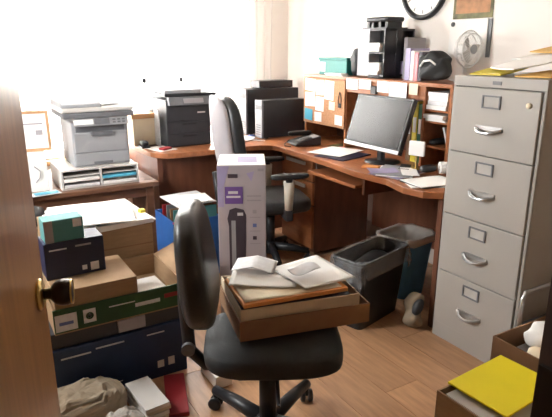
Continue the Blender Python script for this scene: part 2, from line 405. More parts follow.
for k in range(4):
    z0, z1 = ZD[k] + .002, ZD[k + 1] - .002
    d = obj('drawer', bx(FX - .010, FX + .012, FY0 + .017, FY1 - .017, z0, z1), GREYMET, cab, world=True, bevel=.003)
    zl = z1 - .055; yl = ym + .012
    b = BM()
    for y0, y1, za, zb in ((yl - .047, yl + .047, zl + .022, zl + .028), (yl - .047, yl + .047, zl - .028, zl - .022), (yl - .047, yl - .040, zl - .022, zl + .022), (yl + .040, yl + .047, zl - .022, zl + .022)):
        box(b, FX - .016, FX - .009, y0, y1, za, zb)
    lh = obj('label_holder', b, GREYPL2, d, world=True)
    obj('label_card', bx(FX - .012, FX - .0095, yl - .040, yl + .040, zl - .022, zl + .022), LABELC, d, world=True)
    zh = z1 - .170; pts = []
    for i in range(13):
        u = -1 + i / 6
        pts.append((FX - .010 - .034 * (1 - abs(u) ** 2.4), yl + .068 * u, zh - .016 * (1 - abs(u) ** 2.2)))
    b = BM(); tube(b, pts, .0075, 8)
    box(b, FX - .015, FX - .009, yl - .068, yl + .068, zh - .006, zh + .012)
    obj('handle', b, STEEL, d, world=True, smooth=False)
obj('brand_plate', bx(FX - .0035, FX, ym - .022, ym + .022, FZ - .032, FZ - .017), GREYPL2, cab, world=True)
obj('lock_button', lathe(BM(), [(0, 0), (.012, 0), (.012, .006), (.007, .010), (0, .010)], 16, T(FX - .010, FY0 + .065, FZ - .105) @ Matrix.Rotation(R(-90), 4, 'Y')), CREAM, cab, world=True, smooth=True)

# ------------------------------------------------------------------ L-shaped desk
DZ = 0.752
desk = thing('corner_desk', 'cherry brown L-shaped wooden desk under the window and along the right wall', 'desk', (2.3, 3.2, 0))
def arc(cx, cy, r, a0, a1, n=8): return [(cx + r * math.cos(R(a0 + (a1 - a0) * i / n)), cy + r * math.sin(R(a0 + (a1 - a0) * i / n))) for i in range(n + 1)]
poly = [(2.74, 1.835), (2.74, 4.33)] + [(1.40, 4.33)] + arc(1.40, 3.87, .0, 90, 90, 1)[:0]
poly += arc(1.50, 3.98, .35, 90, 180, 8) + arc(1.34, 3.68, .18, 180, 270, 6)
poly += [(1.86, 3.50), (1.95, 3.49), (2.02, 3.44), (2.035, 3.36), (2.02, 2.75), (1.99, 2.45), (2.01, 2.2), (1.965, 2.02), (1.985, 1.90), (2.06, 1.835)]
top = obj('worktop', prism(BM(), poly, DZ - .035, DZ), DESKW, desk, world=True, bevel=.008)
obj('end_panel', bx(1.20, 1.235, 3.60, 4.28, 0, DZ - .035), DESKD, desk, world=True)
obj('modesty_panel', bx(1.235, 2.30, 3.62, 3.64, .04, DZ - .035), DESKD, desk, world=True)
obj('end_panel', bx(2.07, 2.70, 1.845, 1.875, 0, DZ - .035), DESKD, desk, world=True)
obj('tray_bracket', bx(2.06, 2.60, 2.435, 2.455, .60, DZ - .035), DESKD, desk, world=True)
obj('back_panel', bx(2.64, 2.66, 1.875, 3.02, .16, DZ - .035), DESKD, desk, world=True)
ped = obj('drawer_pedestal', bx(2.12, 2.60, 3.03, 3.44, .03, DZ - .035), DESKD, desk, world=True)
for z0, z1 in ((.55, .70), (.38, .54), (.06, .37)):
    d = obj('pedestal_drawer', bx(2.10, 2.12, 3.035, 3.435, z0, z1), DESKW, desk, world=True, bevel=.003)
    obj('drawer_pull', bx(2.088, 2.10, 3.12, 3.36, z1 - .045, z1 - .022), LGREY, d, world=True)
obj('keyboard_tray', bx(2.02, 2.36, 2.476, 2.98, .635, .655), DESKW, desk, world=True, bevel=.003)
for y in (2.985, 2.458): obj('tray_slide', bx(2.10, 2.5, y, y + .013, .63, .715), STEEL, desk, world=True)

# hutch standing on the desk
HX, HB, HZ = 2.42, 2.735, 1.245
hut = thing('desk_hutch', 'brown wooden desk hutch with cork door and open paper shelves', 'hutch', (2.58, 2.88, DZ))
obj('top_board', bx(HX - .012, HB, 2.15, 3.62, HZ - .022, HZ), DESKW, hut, world=True, bevel=.003)
for y0, y1 in ((2.155, 2.175), (2.355, 2.373), (3.095, 3.115), (3.595, 3.615)):
    obj('upright', bx(HX, HB - .012, y0, y1, DZ, HZ - .022), DESKW, hut, world=True)
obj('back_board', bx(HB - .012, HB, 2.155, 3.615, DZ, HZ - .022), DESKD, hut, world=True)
obj('valance', bx(HX, HX + .016, 2.373, 3.095, 1.145, HZ - .022), DESKW, hut, world=True)
obj('cork_door', bx(HX - .016, HX - .001, 3.10, 3.613, .885, HZ - .024), CORK, hut, world=True, bevel=.003)
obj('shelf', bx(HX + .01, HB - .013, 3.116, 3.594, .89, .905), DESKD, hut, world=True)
for z in (1.095, 1.030, .885):
    obj('shelf', bx(HX + .005, HB - .013, 2.176, 2.354, z - .012, z), DESKW, hut, world=True)

# notes pinned to the cork door, papers taped along the valance
def flat_x(name, y0, y1, z0, z1, x, m, label, cat, group=None, tilt=0.0, t=0.0015):
    b = BM(); obox(b, (x - t / 2, (y0 + y1) / 2, (z0 + z1) / 2), (t, y1 - y0, z1 - z0), 0, tilt, 0)
    return tag(obj(name, b, m), label, cat, group)
cx = HX - .0165
for y0, y1, z0, z1, tl, lb in ((3.455, 3.59, 1.125, 1.215, .06, 'white note at the upper corner of the cork door by the towers'), (3.35, 3.45, 1.10, 1.21, -.05, 'tall white note at the top middle of the cork door'),
                           (3.225, 3.34, 1.075, 1.21, .04, 'largest white note high on the cork door beside the black loop'), (3.46, 3.59, 1.01, 1.115, -.04, 'white note above the pale cyan note on the cork door'),
                           (3.345, 3.45, .985, 1.09, .03, 'white note in the middle of the cork door'), (3.37, 3.46, .905, .975, -.03, 'white note beside the pale cyan note on the cork door'),
                           (3.12, 3.205, .905, .975, .02, 'white note alone at the lower inner corner of the cork door')):
    flat_x('pinned_note', y0, y1, z0, z1, cx, PAPER, lb, 'note', 'white notes pinned to the cork door', tl)
flat_x('pinned_note', 3.49, 3.595, .905, .99, cx, CYAN, 'pale cyan note at the lower corner of the cork hutch door', 'note', None, .05)
flat_x('pinned_note', 3.21, 3.28, 1.005, 1.065, cx, CREAM, 'yellowish sticky note beside white notes on the cork door', 'note', None, .03)
obj_ = thing('key_loop', 'black cord loop hanging on the cork hutch door', 'key loop', (cx, 3.16, 1.03))
obj('cord', tube(BM(), [(cx - .004, 3.15 + .018 * math.sin(a * .7), 1.14 - .09 * abs(math.sin(a * .35))) for a in range(10)], .003, 6), BLACK, obj_, world=True)
obj('key_fob', bx(cx - .006, cx, 3.135, 3.165, 1.03, 1.06), BLACK, obj_, world=True)
vx = HX - .0005
for i, (y0, y1, z0, z1) in enumerate(((2.965, 3.09, 1.165, 1.235), (2.83, 2.955, 1.175, 1.235), (2.66, 2.77, 1.165, 1.235), (2.50, 2.655, 1.105, 1.235))):
    flat_x('taped_sheet', y0, y1, z0, z1, vx - .012 if z1 > 1.223 else vx, PAPER,
           ['white sheet taped to the hutch edge next to the cork door', 'white sheet taped to hutch edge above the monitor left corner',
            'white sheet taped to hutch edge above the monitor middle', 'largest white sheet hanging from the hutch edge over the monitor'][i], 'paper')
flat_x('taped_sheet', 2.41, 2.48, 1.17, 1.235, vx - .012, CREAM, 'narrow cream sheet taped to hutch edge near the paper shelves', 'paper')
tag(obj('web_clip', bx(HX - .02, HX - .001, 2.775, 2.825, 1.15, 1.20), BLACK), 'small black clip on the hutch edge between white sheets', 'clip')

def paper_stack(name, c, s, n, rz0, label, mats=(PAPER,), group=None, cat='papers', jit=.05):
    t = thing(name, label, cat, c, rz0, group); z = 0; h = s[2] / n
    for i in range(n):
        a = random.uniform(-jit, jit)
        obj('sheaf', obox(BM(), (random.uniform(-.008, .008), random.uniform(-.008, .008), z + h / 2), (s[0], s[1], h * .96), a), mats[i % len(mats)], t)
        z += h
    return t
paper_stack('paper_stack', (HX + .14, 2.265, 1.0955), (.27, .15, .10), 4, 0, 'stack of white papers on the top shelf of the hutch', (PAPER, PAPER2))
paper_stack('paper_stack', (HX + .12, 2.265, 1.0305), (.27, .15, .038), 3, 0, 'thin stack of white papers on the narrow middle hutch shelf', (PAPER,))
b = BM(); obox(b, (HX + .15, 2.22, .948), (.22, .012, .105), 0, R(-20))
tag(obj('leaning_folder', b, PAPER2), 'pale folder leaning inside the lower hutch shelf', 'folder')
b = BM(); sell(b, (HX + .10, 2.30, .9035), (.09, .03, .017), .6, .6, 16, 8)
tag(obj('stapler', b, BLACK, smooth=True), 'black stapler lying on the lower hutch shelf', 'stapler')
for i, (y, wd, m, h, lb) in enumerate(((2.398, .030, CYAN, .33, 'pale blue binder upright beside the hutch paper shelves'), (2.435, .036, GREENB, .36, 'dark green binder upright behind the monitor'),
                                       (2.478, .042, YELL2, .37, 'yellow binder upright behind the monitor'), (2.523, .036, CARDD, .34, 'brown binder upright behind the monitor'))):
    t = thing('ring_binder', lb, 'binder', (2.58, y, DZ + .0005), 0, 'binders standing behind the monitor')
    obj('cover', bx(-.11, .11, -wd / 2, wd / 2, 0, h), m, t, bevel=.003)
    obj('spine_label', bx(-.1115, -.1095, -wd * .3, wd * .3, h * .5, h * .75), PAPER, t)

# monitor
mon = thing('computer_monitor', 'black widescreen monitor tilted back in front of the hutch', 'monitor', (2.24, 2.575, DZ))
Mm = T(2.20, 2.575, .845) @ Matrix.Rotation(R(18), 4, 'Y')
b = BM(); box(b, 0, .035, -.25, .25, 0, .33, Mm); obj('housing', b, BLACK, mon, world=True, bevel=.004)
b = BM(); box(b, -.001, .0005, -.237, .237, .030, .318, Mm); obj('screen', b, SCREEN, mon, world=True)
b = BM(); box(b, -.004, .002, -.25, .25, 0, .022, Mm); obj('lower_bezel', b, SILVER, mon, world=True, bevel=.002)
obj('neck', tube(BM(), [(2.30, 2.575, DZ + .012), (2.29, 2.575, DZ + .22)], .025, 10), BLACK, mon, world=True)
obj('stand_base', lathe(BM(), [(0, 0), (.11, 0), (.11, .006), (.04, .014), (0, .014)], 28, T(2.31, 2.575, DZ)), BLACK, mon, world=True, smooth=True)

# things on the desk along the wall
ph = thing('desk_phone', 'black office desk phone with handset beside the cork door', 'phone', (2.24, 3.36, DZ), R(-10))
obj('phone_body', prism(BM(), [(-.10, .005), (.10, .005), (.10, .07), (-.10, .02)], -.09, .09, Matrix.Rotation(R(90), 4, 'X')), BLACK2, ph, bevel=.004)
b = BM(); sell(b, (0, .068, .075), (.095, .022, .018), .5, .6, 16, 8); obj('handset', b, BLACK, ph, smooth=True)
b = BM()
for i in range(4):
    for j in range(3): obox(b, (-.055 + .026 * i, -.065 + .026 * j, .040 + .0065 * i), (.018, .018, .006), 0, 0, R(-14))
obj('keypad', b, GREYPL2, ph, kind='stuff')
b = BM(); obox(b, (.065, -.03, .062), (.05, .09, .003), 0, 0, R(-14)); obj('display', b, GREYPL, ph)
obj('cord', tube(BM(), [(-.09, .06, .03), (-.14, .03, .008), (-.16, -.03, .004), (-.13, -.07, .004)], .004, 6), BLACK, ph)
def paper(name, c, s, a, m, label, cat='paper', curl=.0, group=None):
    b = BM(); sheet(b, s[0], s[1], lambda x, y: curl * ((2 * x / s[0]) ** 2 + .4 * math.sin(9 * y)), .0015, 8, T(*c) @ rz(a))
    return tag(obj(name, b, m), label, cat, group)
paper('pink_pad', (2.34, 3.12, DZ + .001), (.16, .10), .3, PINK2, 'pink sheet lying between the phone and the monitor')
paper('leaflet', (2.42, 3.18, DZ + .004), (.14, .09), .1, GREENP, 'greenish leaflet lying behind the pink sheet on the desk')
paper('paper_sheet', (2.25, 2.98, DZ + .0075), (.30, .26), .35, PAPER, 'white sheets lying on the desk in front of the monitor')
b = BM(); obox(b, (2.22, 2.86, DZ + .0035), (.30, .24, .005), .25)
tag(obj('navy_folder', b, NAVY), 'navy folder lying under the white sheets on the desk', 'folder')
# clutter at the near end of the desk
paper_stack('loose_papers', (2.16, 2.28, DZ + .0005), (.27, .20, .018), 4, .5, 'bluish grey loose papers heaped at the near desk end', (PAPER2, LILAC, PAPER, GREYPL), jit=.35)
paper_stack('loose_papers', (2.15, 2.01, DZ + .0005), (.26, .19, .012), 3, -.2, 'white and black papers at the desk corner beside the cabinet', (PAPER, BLACK2, PAPER), jit=.3)
paper('paper_sheet', (2.07, 2.30, DZ + .0205), (.16, .11), -.5, LILAC, 'bluish crumpled sheet over the loose papers on the near desk end', curl=.006)
paper('paper_sheet', (2.17, 2.19, DZ + .021), (.20, .09), .9, PAPER, 'white slip across the loose papers on the near desk end', curl=.005)
paper('dark_envelope', (2.24, 2.30, DZ + .022), (.14, .06), .7, BLACK2, 'black envelope on the loose papers below the memo card', 'envelope', curl=.004)
b = BM(); sell(b, (2.27, 2.15, DZ + .040), (.055, .032, .02), .7, .8, 16, 8)
tag(obj('computer_mouse', b, BLACK, smooth=True), 'black mouse among the papers near the filing cabinet', 'mouse')
t = thing('tape_roll', 'white paper roll lying on the desk beside the hutch shelves', 'paper roll', (2.355, 2.08, DZ + .0475))
Mr = rz(R(60)) @ Matrix.Rotation(R(90), 4, 'X')
obj('roll', lathe(BM(), [(.014, -.05), (.034, -.05), (.034, .05), (.014, .05), (.014, -.05)], 24, Mr), PAPER, t, smooth=False)
obj('core', lathe(BM(), [(.011, -.05), (.014, -.05), (.014, .05), (.011, .05), (.011, -.05)], 18, Mr), CARD, t)
t = thing('memo_holder', 'white card held up on a slim brass stem in front of the hutch', 'memo holder', (2.27, 2.245, DZ + .0205))
obj('holder_base', lathe(BM(), [(0, 0), (.03, 0), (.028, .008), (0, .01)], 18), BRASS, t)
obj('stem', tube(BM(), [(0, 0, .008), (0, 0, .08)], .007, 8), BRASS, t)
obj('card', obox(BM(), (0, 0, .118), (.02, .095, .085), R(20)), PAPER, t, bevel=.006)
b = BM(); obox(b, (2.13, 2.47, DZ + .007), (.05, .10, .012), .6)
tag(obj('sticky_pad', b, ORANGE, bevel=.002), 'orange pad of notes lying below the monitor', 'note pad')

# on top of the hutch
HT = HZ + .0005
t = thing('teal_box', 'teal plastic box standing on top of the hutch above the cork door', 'box', (2.58, 3.38, HT))
obj('box_body', bx(-.08, .10, -.17, .17, 0, .105), TEAL, t, bevel=.004); obj('box_lid', bx(-.085, .105, -.175, .175, .105, .122), TEAL, t, bevel=.003)
obj('sticker', bx(-.0815, -.080, .09, .16, .02, .09), PAPER2, t)
paper_stack('envelope_pile', (2.445, 3.25, HT), (.07, .17, .018), 3, .1, 'small pile of white envelopes at the foot of the teal box', (PAPER,), cat='envelopes')
t = thing('loudspeaker', 'small black rounded speaker between the teal box and the organizer', 'speaker', (2.55, 3.145, HT))
b = BM(); sell(b, (0, 0, .095), (.045, .04, .095), .6, .6, 18, 12); obj('speaker_shell', b, BLACK, t, smooth=True)
obj('driver_cone', lathe(BM(), [(0, .0), (.024, .0), (.028, .006), (0, .008)], 18, T(-.044, 0, .12) @ Matrix.Rotation(R(-90), 4, 'Y')), BLACK2, t)
# rotary organizer with compartments on two faces
OX0, OX1, OY0, OY1, OZ0, OZ1 = 2.45, 2.70, 2.765, 3.03, HT + .012, HT + .31
t = thing('desk_organizer', 'black square organizer tower with open compartments on top of the hutch', 'organizer', (2.575, 2.897, HT))
obj('turntable', lathe(BM(), [(0, 0), (.11, 0), (.11, .012), (0, .012)], 24), BLACK, t)
obj('organizer_core', bx(OX0 + .09, OX1, OY0 + .05, OY1, OZ0, OZ1), BLACK, t, world=True)
for z0, z1 in ((OZ0, OZ0 + .012), ((OZ0 + OZ1) / 2 - .006, (OZ0 + OZ1) / 2 + .006), (OZ1 - .012, OZ1)):
    obj('tier', bx(OX0, OX1, OY0, OY1, z0, z1), BLACK2, t, world=True)
for y0, y1 in ((OY0, OY0 + .012), (OY1 - .115, OY1)):
    obj('front_panel', bx(OX0 - .001, OX0 + .09, y0, y1, OZ0, OZ1), GREYPL if y1 == OY1 else BLACK2, t, world=True)
for x0, x1 in ((OX0 + .10, OX0 + .14), (OX1 - .012, OX1)):
    obj('side_panel', bx(x0, x1, OY0 - .001, OY0 + .09, OZ0, OZ1), BLACK2, t, world=True)
paper_stack('note_cube', (OX0 + .030, OY0 + .081, OZ0 + .0125), (.10, .11, .075), 3, 0, 'white note cards in the lower compartment of the black organizer', (PAPER,), cat='note cards')
paper_stack('note_cube', (OX0 + .025, OY0 + .081, OZ0 + .1565), (.09, .105, .055), 2, 0, 'white note cards in the upper compartment of the black organizer', (PAPER,), cat='note cards')
b = BM(); obox(b, (OX0 + .19, OY0 + .012, OZ0 + .056), (.08, .06, .08), .1)
tag(obj('media_stack', b, LILAC), 'lilac stack in the side compartment of the black organizer', 'media')
t = thing('cordless_dock', 'flat black device with legs lying on top of the black organizer', 'device', (2.56, 2.90, OZ1 + .0005), R(90))
obj('dock_tray', bx(-.12, .12, -.09, .09, 0, .008), BLACK2, t)
for sx in (-.085, -.02, .05, .095): obj('foot', bx(sx - .012, sx + .012, -.06, .06, .008, .042), BLACK, t)
b = BM(); sell(b, (0, 0, .058), (.115, .08, .016), .3, .3, 24, 8); obj('dock_body', b, BLACK, t, smooth=True)
for i, (y, wd, h, m, lb) in enumerate(((2.705, .03, .255, PRINTG, 'tall grey book on the hutch right behind the organizer'), (2.585, .042, .19, LILAC, 'thick lilac and white book upright on the hutch'),
                                    (2.545, .028, .175, PAPER, 'white book upright on the hutch between lilac and pink books'), (2.512, .03, .165, PINK2, 'pink book upright on the hutch'), (2.478, .028, .17, PRINTB, 'dark book upright on the hutch next to the black bag'))):
    t = thing('book', lb, 'book', (2.56 + (.09 if i == 0 else 0), y, HT), 0, 'books standing on the hutch')
    obj('cover', bx(-.08, .08, -wd / 2, wd / 2, 0, h), m, t, bevel=.002)
    obj('pages', bx(-.076, .082, -wd / 2 + .004, wd / 2 - .004, .004, h + .0006), PAPER, t)
t = thing('black_bag', 'black slouched pouch with white trim on top of the hutch', 'bag', (2.47, 2.345, HT))
def lump(x, y, z): return (x + .012 * math.sin(30 * y + 9 * z), y + .01 * math.sin(25 * x), z * (1 + .18 * math.sin(22 * y)))
b = BM(); sell(b, (0, 0, .09), (.06, .10, .075), .6, .7, 30, 18, lambda x, y, z: (x + .012 * math.sin(60 * z + 40 * y), y + .008 * math.sin(50 * x + 45 * z), z + (.014 * math.sin(55 * y + 2) if z > 0 else 0))); obj('pouch', b, FABRIC, t, smooth=True)
obj('strap', tube(BM(), [(-.06, -.06, .10), (-.066, -.02, .125), (-.066, .03, .12), (-.06, .06, .09)], .006, 8), PAPER, t, smooth=True)
paper('paper_sheet', (2.50, 2.195, HT + .012), (.10, .07), .2, PAPER, 'curled white sheet at the hutch end beside the fan', curl=.01)
fan = thing('desk_fan', 'white oscillating desk fan with round wire guard behind the cabinet', 'fan', (2.63, 2.262, HT))
obj('fan_base', lathe(BM(), [(0, 0), (.062, 0), (.06, .012), (.02, .024), (0, .024)], 24), WHITE, fan, smooth=True)
obj('stem', tube(BM(), [(0, 0, .02), (0, .02, .13)], .012, 10), WHITE, fan)
Mf = T(0, -.01, .185) @ Matrix.Rotation(R(90), 4, 'X')
b = BM(); sell(b, (0, .035, .185), (.032, .045, .032), .7, .7, 16, 10); obj('motor', b, WHITE, fan, smooth=True)
for k in range(3):
    b = BM(); prism(b, [(.012, -.01), (.05, -.035), (.078, -.012), (.075, .028), (.04, .03), (.012, .012)], -.002, .002, Mf @ rz(R(120 * k)) @ Matrix.Rotation(R(22), 4, 'X'))
    obj('blade', b, LGREY, fan)
for zz, rr in ((-.025, .09), (.0, .102), (.025, .085)):
    obj('guard_ring', tube(BM(), [Mf @ Vector((rr * math.cos(a * math.pi / 16), rr * math.sin(a * math.pi / 16), zz)) for a in range(33)], .0035, 6, False), WHITE, fan, smooth=True)
b = BM()
for k in range(28):
    a = 2 * math.pi * k / 28
    tube(b, [Mf @ Vector((r_ * math.cos(a), r_ * math.sin(a), z_)) for r_, z_ in ((.02, .034), (.085, .025), (.102, 0), (.09, -.025), (.03, -.03))], .0013, 4)
obj('guard_wires', b, WHITE, fan, kind='stuff')
b = BM(); lathe(b, [(0, .030), (.026, .030), (.026, .037), (0, .039)], 20, Mf); obj('hub_cap', b, GREYPL, fan)

# wall clock and calendar
ck = thing('wall_clock', 'round wall clock with thick black rim and white face', 'clock', (XR, 2.757, 1.81))
Mc = T(XR, 2.757, 1.81) @ Matrix.Rotation(R(-90), 4, 'Y')
obj('rim', lathe(BM(), [(.168, .002), (.20, .002), (.20, .022), (.188, .034), (.176, .030), (.168, .018), (.168, .002)], 48, Mc), BLACK, ck, world=True, smooth=True)
obj('face', lathe(BM(), [(0, .002), (.168, .002), (.168, .010), (0, .010)], 48, Mc), CLOCKF, ck, world=True)
b = BM()
for k in range(12):
    a = R(30 * k); obox(b, (XR - .0105, 2.757 + .148 * math.sin(a), 1.81 + .148 * math.cos(a)), (.001, .006, .022), 0, -a)
obj('hour_marks', b, BLACK, ck, world=True)
b = BM(); obox(b, (XR - .013, 2.757 + .035, 1.81 + .03), (.002, .009, .1), 0, -.85); obj('hour_hand', b, BLACK, ck, world=True)
b = BM(); obox(b, (XR - .0155, 2.757 - .03, 1.81 + .05), (.002, .006, .13), 0, .5); obj('minute_hand', b, BLACK, ck, world=True)
cal = thing('wall_calendar', 'wall calendar with a brown landscape picture over a white page', 'calendar', (XR, 2.36, 1.40))
obj('picture_sheet', bx(XR - .005, XR - .001, 2.215, 2.505, 1.605, 1.86), GREENP, cal, world=True)
obj('picture_field', bx(XR - .0062, XR - .0052, 2.235, 2.485, 1.635, 1.84), BROWNP, cal, world=True)
obj('date_page', bx(XR - .012, XR - .008, 2.235, 2.515, 1.385, 1.60), PAPER, cal, world=True)
obj('page_shadow', bx(XR - .008, XR - .001, 2.21, 2.245, 1.385, 1.60), GREYPL2, cal, world=True)  # grey strip stands for the shadow beside the page
obj('magnet', lathe(BM(), [(0, 0), (.014, 0), (.014, .006), (0, .008)], 14, T(XR - .012, 2.49, 1.575) @ Matrix.Rotation(R(-90), 4, 'Y')), BLACK, cal, world=True)

# papers piled on the filing cabinet
CT = FZ + .0005
def env(name, c, s, a, m, label, cat, curl=.004):
    b = BM(); sheet(b, s[0], s[1], lambda x, y: curl * math.cos(6 * x) + curl * .8 * math.sin(7 * y), .006, 8, T(*c) @ rz(a))
    return tag(obj(name, b, m, bevel=0), label, cat)
def pile(name, c, s_, a, m, label, cat, slope, wave=.004):
    b = BM(); sheet(b, s_[0], s_[1], lambda x, y: slope * (x + s_[0] / 2) + wave * math.sin(9 * y + 14 * x), .005, 10, T(c[0], c[1], CT + wave + c[2]) @ rz(a))
    return tag(obj(name, b, m), label, cat)
pile('yellow_folder', (2.20, 1.70, .002), (.24, .15), .15, YELL2, 'yellow-green folder under the papers on the filing cabinet', 'folder', .08)
pile('manila_envelope', (2.22, 1.43, .002), (.30, .17), -.08, MANILA, 'amber envelope at the near edge of the filing cabinet top', 'envelope', .06, .003)
pile('grey_folder', (2.52, 1.415, .040), (.24, .14), .0, PRINTG, 'slate grey folder in the pile on the filing cabinet', 'folder', .10, .003)
pile('paper_sheet', (2.25, 1.575, .026), (.26, .27), -.55, PAPER, 'white printed sheets on top of the filing cabinet pile', 'papers', .20, .005)
pile('manila_envelope', (2.585, 1.66, .094), (.17, .22), -.2, MANILA, 'amber envelope at the wall end of the filing cabinet pile', 'envelope', .14, .004)
pile('paper_sheet', (2.52, 1.68, .062), (.26, .20), -.15, PAPER, 'white sheets lying towards the wall on the filing cabinet', 'papers', .10, .004)

# ------------------------------------------------------------------ office chairs
def chair_base(root, world_angles, rad, a0, mtl=BLACK):
    b = BM(); lathe(b, [(0, .07), (.045, .07), (.05, .09), (.045, .13), (.03, .15), (0, .15)], 18); obj('hub', b, mtl, root, smooth=True)
    for wa in world_angles:
        a = R(wa) - a0; c, s = math.cos(a), math.sin(a)
        b = BM(); tube(b, [(.03 * c, .03 * s, .115), (.55 * rad * c, .55 * rad * s, .105), (rad * c, rad * s, .085)], [.030, .026, .020], 10)
        lg = obj('leg', b, mtl, root, smooth=True)
        b = BM(); Mx = T(rad * c, rad * s, .028) @ rz(a + .6) @ Matrix.Rotation(R(90), 4, 'X')
        for o in (-.016, .016): lathe(b, [(0, o - .010), (.020, o - .010), (.027, o - .006), (.027, o + .006), (.020, o + .010), (0, o + .010)], 18, Mx)
        tube(b, [(rad * c, rad * s, .03), (rad * c, rad * s, .085)], .009, 8)
        obj('caster', b, BLACK, lg, smooth=False)
def bent(bend, lean, hy):
    return lambda x, y, z: (x + bend * (y / hy) ** 2 + lean * z - .02 * math.cos(5 * z), y, z)
A1 = R(-29)
ch = thing('office_chair', 'black armless office chair with a cardboard tray on its seat', 'chair', (.86, 1.50, 0), A1)
chair_base(ch, (30, 102, 174, 246, 318), .325, A1)
obj('gas_column', tube(BM(), [(0, 0, .14), (0, 0, .36)], .032, 14), BLACK, ch, smooth=True)
obj('tilt_mechanism', bx(-.11, .10, -.075, .075, .335, .375), BLACK, ch, bevel=.01)
obj('tilt_lever', tube(BM(), [(.03, -.07, .36), (.03, -.19, .355), (.03, -.24, .35)], .007, 8), BLACK, ch)
b = BM(); sell(b, (.02, .035, .428), (.245, .20, .050), .45, .55, 36, 14, lambda x, y, z: (x, y, z - .35 * max(0, x - .15) ** 1.5 - .15 * abs(y) ** 3)); obj('seat', b, FABRIC, ch, smooth=True)
b = BM(); sell(b, (-.240, -.005, .752), (.055, .19, .198), .55, .6, 30, 18, lambda x, y, z: (x * (1 - .9 * z) + .012 * (y / .19) ** 2 - .10 * z, y, z)); obj('backrest', b, LEATHER, ch, smooth=True)
b = BM(); tube(b, [(-.09, 0, .355), (-.22, 0, .36), (-.275, 0, .42), (-.285, 0, .60), (-.288, 0, .74)], [.02, .022, .024, .024, .018], 10); obj('back_bracket', b, BLACK, ch, smooth=True)
obj('adjust_knob', lathe(BM(), [(0, 0), (.024, 0), (.024, .018), (0, .022)], 14, T(-.275, -.024, .44) @ Matrix.Rotation(R(90), 4, 'X')), GREYPL2, ch)

A2 = R(-16)
c2 = thing('office_chair', 'dark grey leather office chair with armrests pulled up to the corner desk', 'chair', (1.815, 3.12, 0), A2)
chair_base(c2, (36, 108, 180, 252, 324), .265, A2)
obj('gas_column', tube(BM(), [(0, 0, .14), (0, 0, .38)], .03, 14), BLACK, c2, smooth=True)
obj('tilt_mechanism', bx(-.11, .10, -.08, .08, .36, .40), BLACK, c2, bevel=.01)
b = BM(); sell(b, (.0, 0, .445), (.255, .25, .055), .5, .55, 36, 14, lambda x, y, z: (x, y, z - .3 * max(0, x - .15) ** 1.5)); obj('seat', b, LEATHER, c2, smooth=True)
b = BM(); sell(b, (-.265, 0, .82), (.055, .225, .335), .55, .55, 30, 20, bent(.05, -.14, .225)); obj('backrest', b, LEATHER, c2, smooth=True)
b = BM(); sell(b, (-.325, 0, .84), (.03, .215, .31), .5, .5, 30, 20, bent(.05, -.14, .225)); obj('back_shell', b, PRINTG, c2, smooth=True)
b = BM(); tube(b, [(-.09, 0, .385), (-.27, 0, .385), (-.35, 0, .45), (-.37, 0, .66)], .022, 10); obj('back_bracket', b, BLACK, c2, smooth=True)
for s in (-1, 1):
    b = BM(); sell(b, (.055, s * .285, .668), (.125, .032, .018), .5, .6, 22, 8); am = obj('armrest', b, BLACK, c2, smooth=True)
    b = BM(); tube(b, [(.05, s * .285, .655), (.05, s * .285, .628)], .022, 10); obj('arm_neck', b, BLACK, am)
    b = BM(); tube(b, [(.05, s * .285, .632), (.05, s * .283, .55), (.05, s * .28, .45)], [.036, .031, .025], 14); obj('arm_post', b, BEIGE, am, smooth=True)
    b = BM(); box(b, .025, .075, min(s * .15, s * .30), max(s * .15, s * .30), .375, .452); obj('arm_bracket', b, BLACK, am, bevel=.01)

# ------------------------------------------------------------------ cardboard tray with papers on the front chair
TA = R(-13)
tr = thing('cardboard_tray', 'low brown cardboard tray nesting a cream carton lid on the chair seat', 'cardboard box', (.738, 1.472, .4935), TA)
def open_box(root, name, L, W, H, t, m, flap=False, x=0, y=0, z=0, parent_label=None):
    b = BM(); box(b, x, x + L, y, y + W, z, z + t); obj(name + '_bottom', b, m, root)
    for nm, a in (('front', (x, x + L, y, y + t, z + t, z + H)), ('back', (x, x + L, y + W - t, y + W, z + t, z + H)),
                  ('side', (x, x + t, y + t, y + W - t, z + t, z + H)), ('side', (x + L - t, x + L, y + t, y + W - t, z + t, z + H))):
        obj(name + '_' + nm, bx(*a), m, root)
open_box(tr, 'tray', .478, .325, .072, .005, CARDD)
open_box(tr, 'lid', .435, .30, .085, .004, CARDL, x=.006, y=.010, z=.026)
def loc(u, v, z): return tuple(Matrix.Translation((.738, 1.472, .4935)) @ rz(TA) @ Vector((u, v, z)))
b = BM(); box(b, .015, .445, .022, .295, .032, .092)
tmp = thing('folder_pile', 'dark folders and print-outs packed inside the tray on the chair', 'folders', (.738, 1.472, .4935), TA)
b.free()
for i, (z0, z1, m) in enumerate(((.032, .060, PRINTB), (.061, .078, PRINTG), (.079, .094, BLACK2))):
    obj('folder', obox(BM(), (.22, .155, (z0 + z1) / 2), (.41, .255, z1 - z0 - .001), random.uniform(-.02, .02)), m, tmp)
b = BM(); obox(b, (.385, .10, .102), (.06, .05, .014), .3); bb = thing('red_packet', 'small red packet at the end of the tray on the chair', 'packet', (.738, 1.472, .4935), TA)
obj('wrapper', b, RED, bb, bevel=.003)
b = BM(); obox(b, (.205, .14, .1215), (.39, .235, .016), .06, .0, .0); e1 = thing('orange_envelope', 'thick orange envelope under white papers on the chair tray', 'envelope', (.738, 1.472, .4935), TA)
obj('envelope_body', b, ORANGE, e1, bevel=.003)
def leaf(name, u, v, z, s, a, m, label, fn, cat='paper'):
    b = BM(); sheet(b, s[0], s[1], fn, .0015, 12, T(*loc(u, v, z)) @ rz(TA + a)); return tag(obj(name, b, m, smooth=True), label, cat)
